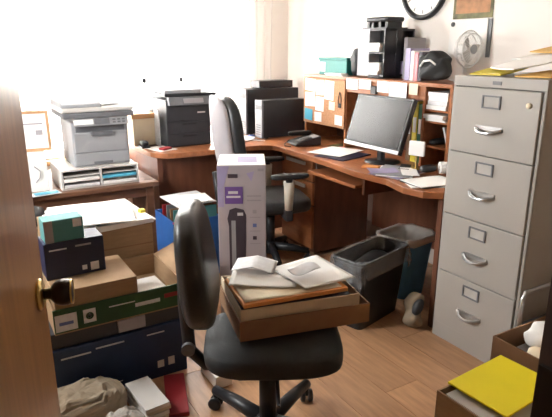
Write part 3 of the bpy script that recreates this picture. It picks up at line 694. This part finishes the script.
leaf('paper_sheet', .20, .145, .1295, (.36, .225), .05, CREAM, 'cream sheet lying flat on the orange envelope', lambda x, y: .002 * math.sin(11 * x) ** 2)
leaf('paper_sheet', .14, .19, .137, (.24, .17), -.35, PAPER, 'white letter lying askew on the tray papers nearest the chair back', lambda x, y: .006 * math.sin(9 * x + 4 * y) ** 2)
leaf('paper_sheet', .32, .17, .142, (.22, .24), .25, PAPER, 'white letter curling up over the front end of the tray', lambda x, y: .007 * math.sin(8 * x + 5 * y) ** 2)
leaf('paper_sheet', .13, .275, .146, (.16, .10), -.5, PAPER2, 'grey folded receipt standing up at the back of the tray papers', lambda x, y: .018 * (1 - abs(2 * x / .16)) + .10 * (y + .05))
leaf('crumpled_receipt', .28, .145, .160, (.10, .07), .3, PAPER2, 'crumpled grey receipt on top of the tray papers', lambda x, y: .012 * math.sin(40 * x) * math.cos(35 * y) + .012)
# ------------------------------------------------------------------ tall fan carton
fc = thing('fan_carton', 'tall white and purple carton with a tower fan picture behind the chair', 'carton', (1.236, 2.408, 0), R(-28.1))
FW, FD, FH = .233, .28, .905
obj('carton_body', bx(-FW / 2, FW / 2, -FD / 2, FD / 2, 0, FH), FANBOX, fc, bevel=.003)
def pr(name, u0, u1, z0, z1, m, t=.0008):
    return obj(name, bx(-FW / 2 + u0 * FW, -FW / 2 + u1 * FW, -FD / 2 - t, -FD / 2 + .0002, z0, z1), m, fc)
obj('top_flap', bx(-FW / 2 + .002, FW / 2 - .002, -FD / 2 + .002, -.001, FH, FH + .0012), WHITE, fc)
obj('top_flap', bx(-FW / 2 + .002, FW / 2 - .002, .001, FD / 2 - .002, FH, FH + .0012), WHITE, fc)
obj('top_print', bx(-.02, .075, -.08, .06, FH + .0012, FH + .0018), LILAC, fc)
lp = pr('purple_panel', .15, .52, .715, .80, PURPLE, .0009)
obj('printed_line', bx(-FW / 2 + .22 * FW, -FW / 2 + .42 * FW, -FD / 2 - .0013, -FD / 2 - .0009, .765, .778), PAPER2, lp)
obj('printed_line', bx(-FW / 2 + .18 * FW, -FW / 2 + .47 * FW, -FD / 2 - .0013, -FD / 2 - .0009, .745, .755), PAPER2, lp)
pr('brand_mark', .22, .42, .843, .862, PRINTB, .0009)
b = BM(); prism(b, [(-FW / 2 + .001, .70), (-FW / 2 + .13 * FW, .70), (-FW / 2 + .13 * FW, .80), (-FW / 2 + .25 * FW, .90), (-FW / 2 + .001, .90)], FD / 2, FD / 2 + .0005, Matrix.Rotation(R(90), 4, 'X'))
obj('lilac_shade', b, LILAC, fc)
b = BM(); prism(b, [(-FW / 2 + .60 * FW, .865), (-FW / 2 + .76 * FW, .875), (-FW / 2 + .70 * FW, .825)], FD / 2, FD / 2 + .0006, Matrix.Rotation(R(90), 4, 'X'))
obj('leaf_mark', b, LILAC, fc)
pr('printed_corner', .83, .95, .875, .888, PRINTG)
for z in (.75, .728): pr('printed_line', .60, .90, z, z + .006, PRINTG)
b = BM(); prism(b, [(-FW / 2 + .22 * FW, .37), (-FW / 2 + .56 * FW, .37), (-FW / 2 + .58 * FW, .66), (-FW / 2 + .53 * FW, .685), (-FW / 2 + .36 * FW, .695), (-FW / 2 + .24 * FW, .685), (-FW / 2 + .19 * FW, .64), (-FW / 2 + .22 * FW, .60)], FD / 2, FD / 2 + .0008, Matrix.Rotation(R(90), 4, 'X'))
tp = obj('tower_picture', b, PRINTB, fc)
obj('tower_highlight', bx(-FW / 2 + .27 * FW, -FW / 2 + .36 * FW, -FD / 2 - .0012, -FD / 2 - .0008, .37, .63), GREYPL, tp)
obj('tower_display', bx(-FW / 2 + .40 * FW, -FW / 2 + .52 * FW, -FD / 2 - .0012, -FD / 2 - .0008, .655, .67), PAPER2, tp)
for z, m in ((.665, PRINTG), (.595, PRINTBL), (.53, PRINTB)):
    pr('icon', .72, .80, z, z + .018, m); pr('printed_line', .66, .88, z - .022, z - .018, PRINTG)

# ------------------------------------------------------------------ waste bins
def rrect(L, W, r, n=5):
    out = []
    for cx_, cy_, a0 in ((L / 2 - r, W / 2 - r, 0), (-L / 2 + r, W / 2 - r, 90), (-L / 2 + r, -W / 2 + r, 180), (L / 2 - r, -W / 2 + r, 270)):
        out += arc(cx_, cy_, r, a0, a0 + 90, n)
    return out
def loft(bm, loops, close_first=True, close_last=True):
    rings = [[bm.verts.new(p) for p in lp_] for lp_ in loops]; n = len(rings[0])
    for i in range(len(rings) - 1):
        for k in range(n): bm.faces.new((rings[i][k], rings[i][(k + 1) % n], rings[i + 1][(k + 1) % n], rings[i + 1][k]))
    if close_first: bm.faces.new(rings[0][::-1])
    if close_last: bm.faces.new(rings[-1])
    return bm
def rl(L, W, r, z, n=5): return [(x, y, z) for x, y in rrect(L, W, r, n)]
bn = thing('wastebasket', 'black rectangular wastebasket lined with a clear plastic bag', 'wastebasket', (1.872, 2.133, 0), R(15))
b = BM(); loft(b, [rl(.36, .15, .03, 0), rl(.44, .20, .035, .375), rl(.455, .212, .04, .38), rl(.455, .212, .04, .392), rl(.432, .19, .035, .392), rl(.35, .14, .03, .012)])
obj('bin_shell', b, BLACK, bn, smooth=False)
b = BM(); loops = []
for L, W, z, amp in ((.468, .228, .285, .016), (.470, .230, .305, .012), (.474, .232, .33, .009), (.468, .226, .355, .006), (.466, .224, .38, .004), (.464, .220, .398, .002), (.45, .206, .402, .002), (.425, .183, .39, .004), (.40, .16, .30, .012)):
    lp_ = []
    for k, (x, y) in enumerate(rrect(L, W, .045, 15)):
        q = amp * (math.sin(k * 1.7 + 9 * math.sin(z * 31)) * .6 + .8 * math.sin(k * .63 + z * 70) + .5 * math.sin(k * 2.9 - z * 55))
        q = max(q, -.002)
        lp_.append((x + (q if abs(x) > L / 2 - .05 else 0) * (1 if x > 0 else -1), y + (q if abs(y) > W / 2 - .05 else 0) * (1 if y > 0 else -1),
                    z + (.030 * math.sin(k * .31) + .014 * math.sin(k * 1.3) if z == .285 else (.015 * math.sin(k * .31) if z == .305 else .004 * math.sin(k * .9)))))
    loops.append(lp_)
loft(b, loops, False, False); obj('liner_bag', b, LINER, bn, smooth=True)
b = BM(); sell(b, (.0, .0, .31), (.16, .06, .05), .8, .8, 20, 10, lump); obj('bag_contents', b, BLACK, bn, smooth=True)
bb = thing('recycling_bin', 'blue tub bin with a white liner behind the black wastebasket', 'bin', (2.262, 2.275, 0), R(8))
b = BM(); loft(b, [rl(.22, .19, .06, 0, 7), rl(.295, .25, .075, .355, 7), rl(.31, .265, .08, .36, 7), rl(.31, .265, .08, .375, 7), rl(.285, .24, .07, .375, 7), rl(.21, .18, .05, .012, 7)])
obj('bin_shell', b, BINBLUE, bb, smooth=False)
b = BM(); loft(b, [[(x * (1 + .02 * math.sin(k * 2.1)), y * (1 + .02 * math.sin(k * 2.1)), z + .004 * math.sin(k * 1.3)) for k, (x, y) in enumerate(rrect(L, W, .08, 7))] for L, W, z in ((.318, .272, .342), (.322, .276, .362), (.316, .27, .382), (.28, .235, .378), (.26, .215, .30), (.22, .19, .20))], False, True)
obj('liner_bag', b, WHITE, bb, smooth=True)
b = BM(); sell(b, (0, 0, .095), (.045, .05, .095), .8, .7, 22, 16, lambda x, y, z: (x + .012 * math.sin(40 * z + 20 * y), y + .012 * math.sin(35 * z + 30 * x), z + .02 * math.sin(60 * x) * (z > 0)))
t = thing('crumpled_bag', 'crumpled tan paper bag with a dark mark beside the cabinet foot', 'paper bag', (1.985, 1.905, 0))
obj('bag_body', b, BAGTAN, t, smooth=True)
b = BM(); sell(b, (-.005, -.036, .135), (.030, .022, .042), .8, .8, 14, 10, lambda x, y, z: (x + .3 * z, y, z)); obj('dark_print', b, BLACK2, t, smooth=True)

# ------------------------------------------------------------------ low table with the grey printer
TZ = 0.578
tb = thing('side_table', 'low brown wooden table under the window holding the grey printer', 'table', (.52, 3.9, 0))
obj('tabletop', bx(-.15, 1.165, 3.49, 4.26, TZ - .03, TZ), TABLEW, tb, world=True, bevel=.004)
obj('apron', bx(-.10, 1.13, 3.525, 3.545, TZ - .10, TZ - .03), TABLEW, tb, world=True)
obj('apron', bx(-.10, 1.13, 4.205, 4.225, TZ - .10, TZ - .03), TABLEW, tb, world=True)
for x in (-.12, 1.085):
    for y in (3.52, 4.18): obj('leg', bx(x, x + .05, y, y + .05, 0, TZ - .03), TABLEW, tb, world=True)
obj('lower_shelf', bx(-.10, 1.12, 3.54, 4.20, .16, .18), TABLEW, tb, world=True)

og = thing('literature_sorter', 'grey paper sorter with slots under the printer', 'paper sorter', (.805, 3.73, TZ + .0005), 0)
gx0, gx1, gy0, gy1, gh = -.245, .245, -.18, .20, .125
obj('top_panel', bx(gx0, gx1, gy0, gy1, gh - .010, gh), LGREY, og); obj('bottom_panel', bx(gx0, gx1, gy0, gy1, 0, .008), LGREY, og)
for x in (gx0, -.006, gx1 - .012): obj('divider', bx(x, x + .012, gy0, gy1, .008, gh - .010), LGREY, og)
obj('back_panel', bx(gx0, gx1, gy1 - .006, gy1, .008, gh - .010), LGREY, og)
for x0, x1 in ((gx0 + .012, -.006), (.006, gx1 - .012)):
    for z in (.044, .080): obj('tray_shelf', bx(x0, x1, gy0 + .004, gy1 - .007, z, z + .005), LGREY, og)
for i, (x0, z, m, lb) in enumerate(((.012, .052, CYAN, 'cyan folder in the middle right slot of the paper sorter'), (.012, .014, PAPER, 'white papers in the bottom right slot of the paper sorter'),
                                    (-.228, .052, PAPER, 'white papers in the middle left slot of the paper sorter'), (-.228, .014, PAPER2, 'grey papers in the bottom left slot of the paper sorter'))):
    tag(obj('slot_papers', bx(.805 + x0, .805 + x0 + .215, 3.73 + gy0 - .006, 3.73 + gy0 + .28, TZ + z - .0015, TZ + z + .015), m), lb, 'folder' if m is CYAN else 'papers')

mf = thing('multifunction_printer', 'light grey multifunction laser printer with scanner lid on the paper sorter', 'printer', (.835, 3.78, TZ + .127))
obj('printer_body', bx(-.175, .180, -.175, .19, 0, .285), GREYPL, mf, bevel=.008)
obj('paper_drawer', bx(-.165, .170, -.180, -.173, .012, .085), GREYPL, mf, bevel=.003)
obj('front_cover', bx(-.165, .170, -.181, -.173, .09, .215), GREYPL, mf, bevel=.004)
obj('drawer_grip', bx(-.055, .065, -.184, -.179, .012, .028), GREYPL2, mf)
obj('output_slot', bx(-.150, .155, -.1785, -.174, .222, .255), GREYPL2, mf)
obj('output_lip', bx(-.06, .075, -.195, -.176, .195, .222), GREYPL2, mf, bevel=.003)
obj('control_panel', prism(BM(), [(-.22, .262), (-.175, .258), (-.175, .31), (-.205, .31)], -.16, .175, Matrix.Rotation(R(90), 4, 'Z') @ Matrix.Rotation(R(90), 4, 'X')), GREYPL, mf, bevel=.002)
b = BM(); obox(b, (-.105, -.2165, .288), (.12, .004, .030), 0, R(-16)); obj('label_strip', b, PAPER, mf)
b = BM(); obox(b, (.01, -.2165, .288), (.09, .004, .036), 0, R(-16)); obj('display', b, GREYPL2, mf)
b = BM()
for i in range(3):
    for j in range(2): obox(b, (.085 + .03 * i, -.217 + .004 * j, .279 + .016 * j), (.018, .005, .009), 0, R(-16))
obj('buttons', b, GREYPL2, mf, kind='stuff')
obj('scanner_bed', bx(-.225, .215, -.215, .20, .312, .345), GREYPL2, mf, bevel=.006)
obj('scanner_lid', bx(-.232, .222, -.205, .20, .347, .375), LGREY, mf, bevel=.008)
obj('document_feeder', prism(BM(), [(-.195, .375), (.19, .375), (.19, .412), (-.15, .415), (-.195, .395)], -.225, .02, Matrix.Rotation(R(90), 4, 'Z') @ Matrix.Rotation(R(90), 4, 'X')), GREYPL, mf, bevel=.006)
b = BM(); obox(b, (.12, .0, .397), (.19, .30, .006), 0, 0, R(-8)); obj('feeder_tray', b, WHITE, mf)

t = thing('file_box', 'white file box standing on the low table next to the open door', 'file box', (.40, 3.72, TZ + .0005))
obj('box_body', bx(-.10, .095, -.12, .12, 0, .235), PAPER, t, bevel=.003)
obj('finger_loop', tube(BM(), [(.02, -.122, .06), (.045, -.128, .09), (.05, -.128, .13), (.02, -.122, .16)], .003, 6), PRINTG, t)
t = thing('framed_certificate', 'certificate in a light wooden frame leaning on top of the white file box', 'picture frame', (.46, 3.70, TZ + .237), R(-4))
Mt = Matrix.Rotation(R(-6), 4, 'X')
for a in ((-.11, .09, 0, .018), (-.11, .09, .232, .25)):
    b = BM(); box(b, a[0], a[1], -.008, .008, a[2], a[3], Mt); obj('frame_rail', b, FRAMEW, t)
for x0, x1 in ((-.11, -.092), (.072, .09)):
    b = BM(); box(b, x0, x1, -.008, .008, .018, .232, Mt); obj('frame_stile', b, FRAMEW, t)
b = BM(); box(b, -.092, .072, -.002, .004, .018, .232, Mt); ct = obj('certificate_sheet', b, PAPER, t)
b = BM(); box(b, .005, .045, -.003, -.002, .10, .13, Mt); obj('printed_seal', b, PRINTG, ct)
b = BM(); box(b, -.06, .05, -.003, -.002, .165, .175, Mt); obj('printed_line', b, PRINTG, ct)
paper('paper_sheet', (.42, 3.52, TZ + .003), (.24, .10), .15, PAPER, 'white sheet at the front edge of the low table')
paper('cyan_sheet', (.46, 3.515, TZ + .008), (.14, .06), .1, CYAN, 'cyan sheet lying on the white sheet on the low table')
b = BM(); sell(b, (.28, 3.30, .50), (.13, .09, .055), .6, .6, 22, 10, lump)
t = thing('black_satchel', 'black satchel on a cardboard carton in front of the low table', 'bag', (.28, 3.30, .44))
obj('satchel_body', b, BLACK, t, world=True, smooth=True)
obj('satchel_handle', tube(BM(), [(.22, 3.27, .545), (.25, 3.25, .585), (.31, 3.25, .585), (.34, 3.27, .545)], .008, 8), BLACK, t, world=True, smooth=True)
def carton(name, label, x0, x1, y0, y1, z0, z1, m, a=0, cat='carton', tape=True, group=None):
    t = thing(name, label, cat, ((x0 + x1) / 2, (y0 + y1) / 2, z0), a, group)
    w_, d_, h_ = (x1 - x0) / 2, (y1 - y0) / 2, z1 - z0
    obj('carton_body', bx(-w_, w_, -d_, d_, 0, h_), m, t, bevel=.003)
    if tape: obj('packing_tape', bx(-w_ - .0006, w_ + .0006, -.022, .022, h_ * .82, h_ + .0008), CARDL, t)
    return t
carton('cardboard_carton', 'plain carton under the black satchel against the low table', .10, .48, 3.14, 3.46, 0, .438, CARD)

# ------------------------------------------------------------------ things on the window side of the desk
cp = thing('laser_copier', 'tall black laser copier with stacked paper drawers on the window desk', 'printer', (1.49, 3.92, DZ + .0005))
obj('copier_body', bx(-.16, .175, -.19, .22, 0, .335), BLACK2, cp, bevel=.006)
for z0, z1 in ((.010, .092), (.098, .178)):
    d = obj('paper_drawer', bx(-.155, .170, -.197, -.189, z0, z1), BLACK2, cp, bevel=.003)
    obj('drawer_grip', bx(-.05, .06, -.200, -.1965, z1 - .022, z1 - .008), BLACK, d)
fp = obj('front_cover', bx(-.155, .170, -.198, -.189, .184, .29), BLACK2, cp, bevel=.004)
obj('brand_mark', bx(.07, .13, -.1990, -.1978, .235, .245), LGREY, fp)
obj('control_panel', prism(BM(), [(-.24, .30), (-.19, .295), (-.19, .355), (-.215, .355)], -.15, .17, Matrix.Rotation(R(90), 4, 'Z') @ Matrix.Rotation(R(90), 4, 'X')), GREYPL2, cp)
b = BM(); obox(b, (.03, -.232, .328), (.15, .004, .034), 0, R(-24)); obj('panel_screen', b, PRINTG, cp)
obj('scanner_bed', bx(-.175, .215, -.22, .22, .357, .378), BLACK, cp, bevel=.004)
obj('scanner_lid', bx(-.175, .10, -.215, .22, .379, .405), GREYPL, cp, bevel=.006)
obj('lid_tray', bx(.09, .19, -.19, .20, .395, .403), WHITE, cp)
for x in (-.19, .10):
    b = BM(); tube(b, [(x, .17, .38), (x, .17, .435)], .006, 8); g = obj('paper_guide', b, WHITE, cp)
    obj('guide_tip', bx(x - .014, x + .014, .158, .182, .435, .468), BLACK, g, bevel=.004)
t = thing('storage_box', 'cream storage box with an orange wooden lid between the two printers', 'box', (1.215, 4.02, DZ + .0005))
obj('box_body', bx(-.075, .085, -.11, .15, 0, .195), CREAM, t, bevel=.004)
obj('box_lid', bx(-.085, .095, -.12, .16, .196, .232), SILLW, t, bevel=.004)
b = BM(); sell(b, (1.19, 3.84, DZ + .026), (.035, .055, .025), .7, .7, 18, 10)
t = thing('hole_punch', 'black hole punch on the rounded end of the window desk', 'hole punch', (1.19, 3.84, DZ), 0)
obj('punch_base', bx(-.03, .03, -.05, .05, .0005, .012), BLACK, t, bevel=.003); b.free()
b = BM(); sell(b, (0, 0, .032), (.026, .05, .018), .7, .7, 16, 8); obj('punch_lever', b, BLACK, t, smooth=True)
paper('paper_sheet', (1.27, 3.72, DZ + .001), (.15, .20), .3, PAPER, 'white sheet at the rounded desk end beside the black copier')
b = BM(); obox(b, (1.285, 3.665, DZ + .011), (.08, .05, .015), .5); tag(obj('red_notebook', b, RED, bevel=.002), 'small red notebook in front of the black copier', 'notebook')
b = BM(); obox(b, (1.303, 3.865, DZ + .13), (.008, .10, .255), 0, 0, 0); tag(obj('leaning_document', b, PAPER2), 'pale grey document standing beside the black copier', 'document')

def tower(label, x0, x1, y0, y1, h, name='computer_tower'):
    t = thing(name, label, 'computer', ((x0 + x1) / 2, (y0 + y1) / 2, DZ + .0005)); w_, d_ = (x1 - x0) / 2, (y1 - y0) / 2
    obj('case', bx(-w_ + .018, w_, -d_, d_, .008, h), BLACK, t, bevel=.003)
    f = obj('front_bezel', bx(-w_, -w_ + .0175, -d_ - .001, d_ + .001, .004, h + .002), GREYPL2, t, bevel=.004)
    obj('optical_drive', bx(-w_ - .0015, -w_ + .001, -d_ + .012, d_ - .012, h - .07, h - .035), BLACK, f)
    obj('power_button', lathe(BM(), [(0, 0), (.010, 0), (.010, .003), (0, .004)], 14, T(-w_, 0, h * .55) @ Matrix.Rotation(R(-90), 4, 'Y')), SILVER, f)
    b = BM()
    for z in range(5): box(b, -w_ - .001, -w_ + .001, -d_ + .02, d_ - .02, .03 + z * .018, .036 + z * .018)
    obj('vent_slots', b, BLACK, f, kind='stuff')
    for sx in (-w_ + .05, w_ - .03):
        for sy in (-d_ + .015, d_ - .015): obj('foot', bx(sx - .012, sx + .012, sy - .008, sy + .008, 0, .008), BLACK, t)
    return t
tower('short black computer tower in front of the taller one on the corner desk', 2.09, 2.49, 3.72, 3.83, .295)
tower('taller black computer tower behind the short one in the room corner', 2.08, 2.58, 3.96, 4.13, .365)
t = thing('network_box', 'flat black box lying on top of the taller black tower', 'device', (2.37, 4.045, DZ + .3685))
obj('case', bx(-.16, .16, -.075, .075, .004, .058), BLACK, t, bevel=.003)
for sx in (-.14, .14):
    for sy in (-.06, .06): obj('foot', bx(sx - .008, sx + .008, sy - .008, sy + .008, 0, .004), BLACK, t)
for pts, lb, m in (([(2.075, 4.02, DZ + .12), (2.0, 3.95, DZ + .10), (1.96, 3.86, DZ + .02), (2.0, 3.70, DZ + .006), (2.06, 3.62, DZ + .006)], 'white cable trailing beside the black towers', WHITE),
                   ([(2.07, 4.06, DZ + .2), (2.0, 4.02, DZ + .16), (1.94, 4.02, DZ + .05), (1.86, 3.98, DZ + .006), (1.80, 3.92, DZ + .006)], 'black cable hanging beside the black towers', BLACK)):
    tag(obj('cable', tube(BM(), pts, .004, 6), m, smooth=True), lb, 'cable')
b = BM(); obox(b, (2.03, 3.78, DZ + .016), (.06, .03, .03), .4); tag(obj('cable_plug', b, PRINTBL, bevel=.004), 'small blue plug at the foot of the short tower', 'plug')
paper('paper_sheet', (1.93, 3.74, DZ + .013), (.16, .13), .5, PAPER2, 'crumpled pale sheet beside the short black tower', curl=.012)

# ------------------------------------------------------------------ file crate behind the fan carton
t = thing('file_crate', 'blue plastic crate of hanging files in front of the window desk', 'crate', (1.27, 3.27, 0))
open_box(t, 'crate', .32, .34, .40, .008, CRATEB, x=-.16, y=-.17)
obj('pink_rim', bx(-.164, -.05, -.174, -.168, .392, .404), PINK, t)
for i, (y, m, lb, h) in enumerate(((3.13, TEALC, 'teal hanging file at the front of the blue crate', .46), (3.19, CARDD, 'brown hanging file in the blue crate', .455), (3.25, GREYPL2, 'grey hanging file in the blue crate', .465), (3.33, RED, 'red hanging file in the blue crate', .45))):
    b = BM(); obox(b, (1.27, y, .01 + h / 2), (.29, .012, h), 0); tag(obj('hanging_file', b, m), lb, 'file folder', 'files in the blue crate')
env('paper_bundle', (1.275, 3.26, .486), (.27, .28), .08, PAPER2, 'pale bundle of papers lying over the files in the blue crate', 'papers', .007)
env('paper_sheet', (1.285, 3.20, .503), (.22, .18), -.1, PAPER, 'white sheet on top of the paper bundle over the blue crate', 'paper', .004)

# ------------------------------------------------------------------ stack of printer cartons by the door
bc = carton('printer_carton', 'wide dark blue printer carton at the bottom of the stack by the door', .20, .80, 2.15, 2.50, 0, .258, BLUEC, 0, tape=False)
def front(root, name, u0, u1, z0, z1, m, w_, d_, t=.0008): return obj(name, bx(u0 - w_, u1 - w_, -d_ - t, -d_ + .0002, z0, z1), m, root)
for u0, u1, z0, z1, m in ((.06, .18, .213, .220, PAPER2), (.20, .32, .223, .230, PAPER2), (.42, .50, .222, .228, PAPER2), (.20, .30, .038, .042, PAPER2)): front(bc, 'printed_line', u0, u1, z0, z1, m, .30, .175)
front(bc, 'printed_icon', .46, .49, .05, .085, LGREY, .30, .175); front(bc, 'printed_icon', .51, .54, .05, .09, LGREY, .30, .175)
b = BM(); prism(b, [(.05 - .3, .02), (.16 - .3, .02), (.14 - .3, .05), (.09 - .3, .065), (.05 - .3, .05)], .175, .1758, Matrix.Rotation(R(90), 4, 'X')); obj('printed_picture', b, LGREY, bc)
carton('gap_shade_box', 'flat black filler standing for the shade between the blue and green printer cartons', .22, .79, 2.165, 2.48, .2585, .328, BLACK2, 0, tape=False)  # black solid put in for the dark gap between the cartons
b = BM(); obox(b, (.56, 2.157, .297), (.12, .012, .055), 0); tag(obj('grey_packet', b, PRINTG, bevel=.003), 'dark grey packet at the edge of the flat black filler', 'packet')
gc = thing('open_carton', 'open green printer carton with raised cardboard walls holding other boxes', 'carton', (.53, 2.36, .3285))
gw, gd, gh = .28, .21, .108
obj('carton_bottom', bx(-gw, gw, -gd, gd, 0, .006), CARD, gc)
fr = obj('carton_front', bx(-gw, gw, -gd, -gd + .006, .006, gh), GREENC, gc)
obj('carton_back', bx(-gw, gw, gd - .006, gd, .006, gh), CARD, gc)
obj('carton_side', bx(-gw, -gw + .006, -gd + .006, gd - .006, .006, gh), CARD, gc); obj('carton_side', bx(gw - .006, gw, -gd + .006, gd - .006, .006, gh), CARD, gc)
b = BM(); box(b, -.003, .003, -gd + .01, gd - .01, 0, .13, T(gw, 0, gh) @ Matrix.Rotation(R(68), 4, 'Y')); obj('side_flap', b, CARD, gc)
for u0, u1, z0, z1, m in ((.005, .09, .012, .085, PAPER2), (.33, .44, .045, .062, PAPER2), (.22, .33, .07, .075, LGREY), (.46, .54, .055, .075, RED)):
    obj('printed_panel', bx(u0 - gw, u1 - gw, -gd - .0008, -gd + .0002, z0, z1), m, fr)
obj('printed_mark', bx(.02 - gw, .075 - gw, -gd - .0014, -gd - .0007, .038, .052), PRINTBL, fr)
ic = obj('printed_icon', bx(.115 - gw, .165 - gw, -gd - .0008, -gd + .0002, .025, .085), PAPER2, fr)
obj('printed_ring', lathe(BM(), [(.010, 0), (.016, 0), (.016, .0008), (.010, .0008), (.010, 0)], 16, T(.14 - gw, -gd - .0008, .055) @ Matrix.Rotation(R(90), 4, 'X')), GREENC, fr)
carton('cardboard_box', 'plain tan cardboard box standing inside the green carton', .262, .60, 2.162, 2.46, .335, .508, CARD, 0, tape=False)
env('white_card', (.70, 2.33, .342), (.17, .30), .05, PAPER, 'white card lying on the bottom of the open green carton', 'card', .003)
nb = carton('toner_box', 'navy blue toner box on the tan cardboard box', .262, .505, 2.30, 2.43, .5085, .667, NAVY, R(1), tape=False)
for u0, u1, z0, z1, m in ((.02, .09, .125, .131, PAPER2), (.125, .19, .128, .136, PRINTG), (.145, .165, .02, .04, PAPER2), (.18, .215, .012, .048, PAPER2)): front(nb, 'printed_panel', u0, u1, z0, z1, m, .1215, .065)
tcb = carton('ink_box', 'small teal ink box with a grey end on the navy box', .272, .430, 2.305, 2.40, .668, .762, TEALC, R(2), tape=False)
front(tcb, 'printed_panel', .0, .035, .0, .094, PRINTG, .079, .0475); front(tcb, 'printed_label', .115, .15, .055, .09, PAPER2, .079, .0475)
bc2 = carton('cardboard_box', 'large tan cardboard box buried under the white papers behind the navy box', .33, .815, 2.585, 3.0, 0, .592, CARD, 0, tape=False)
obj('lid_seam', bx(-.2430, .2430, -.2085, -.2070, .49, .496), CARDD, bc2)
paper_stack('paper_pile', (.60, 2.79, .5925), (.42, .44, .03), 4, .1, 'wide pile of white papers on the large cardboard box', (PAPER,), jit=.06)
env('paper_sheet', (.55, 2.74, .634), (.40, .36), -.15, PAPER, 'white sheet sliding off the paper pile towards the navy box', 'paper', .006)
env('dark_folder', (.63, 2.60, .6285), (.20, .07), .1, BLACK2, 'dark folder tucked at the near edge of the white paper pile', 'folder', .002)
b = BM(); obox(b, (.80, 2.70, .63), (.03, .03, .02), .2); tag(obj('yellow_tape', b, YELL2, bevel=.004), 'yellow tape roll at the corner of the white paper pile', 'tape')
b = BM(); obox(b, (.235, 2.47, .60), (.02, .10, .12), .1)
carton('red_box', 'red box partly hidden by the door behind the navy box', .15, .245, 2.50, 2.575, 0, .66, RED, 0, tape=False); b.free()

# ------------------------------------------------------------------ floor clutter in front of the cartons
def crump(a, f): return lambda x, y, z: (x + a * math.sin(f * y + 1.7 * f * z), y + a * math.sin(f * x * 1.3 + f * z), z + a * .6 * math.sin(f * x + f * .7 * y))
def crump2(x, y, z):
    from mathutils import noise
    n = noise.turbulence_vector(Vector((x, y, z)) * 14, 3, True, noise_basis='BLENDER')
    n2 = noise.noise_vector(Vector((x, y, z)) * 45)
    return (x + .012 * n.x + .006 * n2.x, y + .012 * n.y + .006 * n2.y, max(z + .020 * n.z + .006 * n2.z - .01, -.077))
t = thing('paper_bag', 'crumpled brown paper bag on the floor in front of the blue carton', 'bag', (.285, 2.0, 0))
b = BM(); sell(b, (0, 0, .078), (.18, .10, .070), .7, .6, 48, 26, crump2); obj('bag_body', b, BAGTAN, t)
t = thing('clear_bag', 'crumpled clear plastic bag lying over the brown paper bag', 'plastic bag', (.40, 1.79, 0))
b = BM(); sell(b, (0, 0, .075), (.085, .065, .058), .9, .8, 40, 24, lambda x, y, z: (lambda p: (p[0], p[1], max(p[2], -.074)))(crump2(x * 1.0, y * 1.0, z))); obj('bag_film', b, CLEARP, t)
carton('red_folder', 'red folder lying on the floor between the cartons and the chair', .632, .722, 1.83, 2.12, 0, .02, RED, R(-17), cat='folder', tape=False)
paper_stack('paper_pile', (.545, 1.94, 0.0005), (.10, .22, .09), 5, .05, 'pile of off-white papers on the floor beside the red folder', (LGREY, BEIGE))
carton('white_box', 'low white box on the floor under the front chair', .845, .925, 1.93, 2.10, 0, .06, WHITE, 0, tape=False)
b = BM(); obox(b, (.40, 1.695, .012), (.12, .06, .022), .3); tag(obj('red_packet', b, RED, bevel=.004), 'red packet at the edge of the clear plastic bag on the floor', 'packet')

# ------------------------------------------------------------------ boxes by the doorway on the right
yb = thing('paper_carton', 'carton full of pale papers under the bright yellow folder', 'carton', (1.50, .93, 0))
open_box(yb, 'carton', .31, .44, .285, .006, CARD, x=-.155, y=-.22)
paper_stack('paper_pile', (1.50, .93, .008), (.270, .39, .27), 6, 0, 'pale papers filling the carton under the yellow folder', (PAPER2, PAPER, LGREY), jit=.008)
b = BM(); obox(b, (1.563, 1.045, .296), (.315, .235, .008), .07); tag(obj('yellow_folder', b, YELLOW, bevel=.002), 'bright yellow folder lying on the carton near the cabinet', 'folder')
oc = thing('open_carton', 'open brown carton of crumpled papers next to the yellow folder', 'carton', (1.93, 1.02, 0))
open_box(oc, 'carton', .34, .46, .330, .006, CARDD, x=-.17, y=-.23)
for i, (x, y, z, h, m, lb) in enumerate(((1.97, 1.15, .32, (.10, .065, .045), PAPER, 'crumpled white paper in the open brown carton'), (1.84, 1.02, .30, (.055, .12, .030), CREAM, 'crumpled cream paper in the open brown carton'), (1.99, .96, .335, (.07, .10, .06), CREAM, 'large cream roll of paper at the wall end of the open carton'))):
    b = BM(); sell(b, (x, y, z), h, .8, .7, 24, 14, crump(.008, 45)); tag(obj('crumpled_paper', b, m, smooth=True), lb, 'paper')
b = BM(); box(b, 1.78, 2.08, .81, 1.23, .01, .25); tag(obj('packed_papers', b, PAPER2), 'packed papers filling the bottom of the open brown carton', 'papers')
sf = thing('step_stool', 'folded grey tube step stool between the open carton and the cabinet', 'step stool', (2.1, 1.29, 0))
obj('tube_frame', tube(BM(), [(1.975, 1.29, 0), (1.985, 1.29, .42), (2.0, 1.29, .445), (2.30, 1.29, .445), (2.315, 1.29, .42), (2.325, 1.29, 0)], .010, 10), STEEL, sf, world=True, smooth=True)
obj('tread', bx(1.99, 2.31, 1.283, 1.297, .18, .30), BLACK2, sf, world=True)
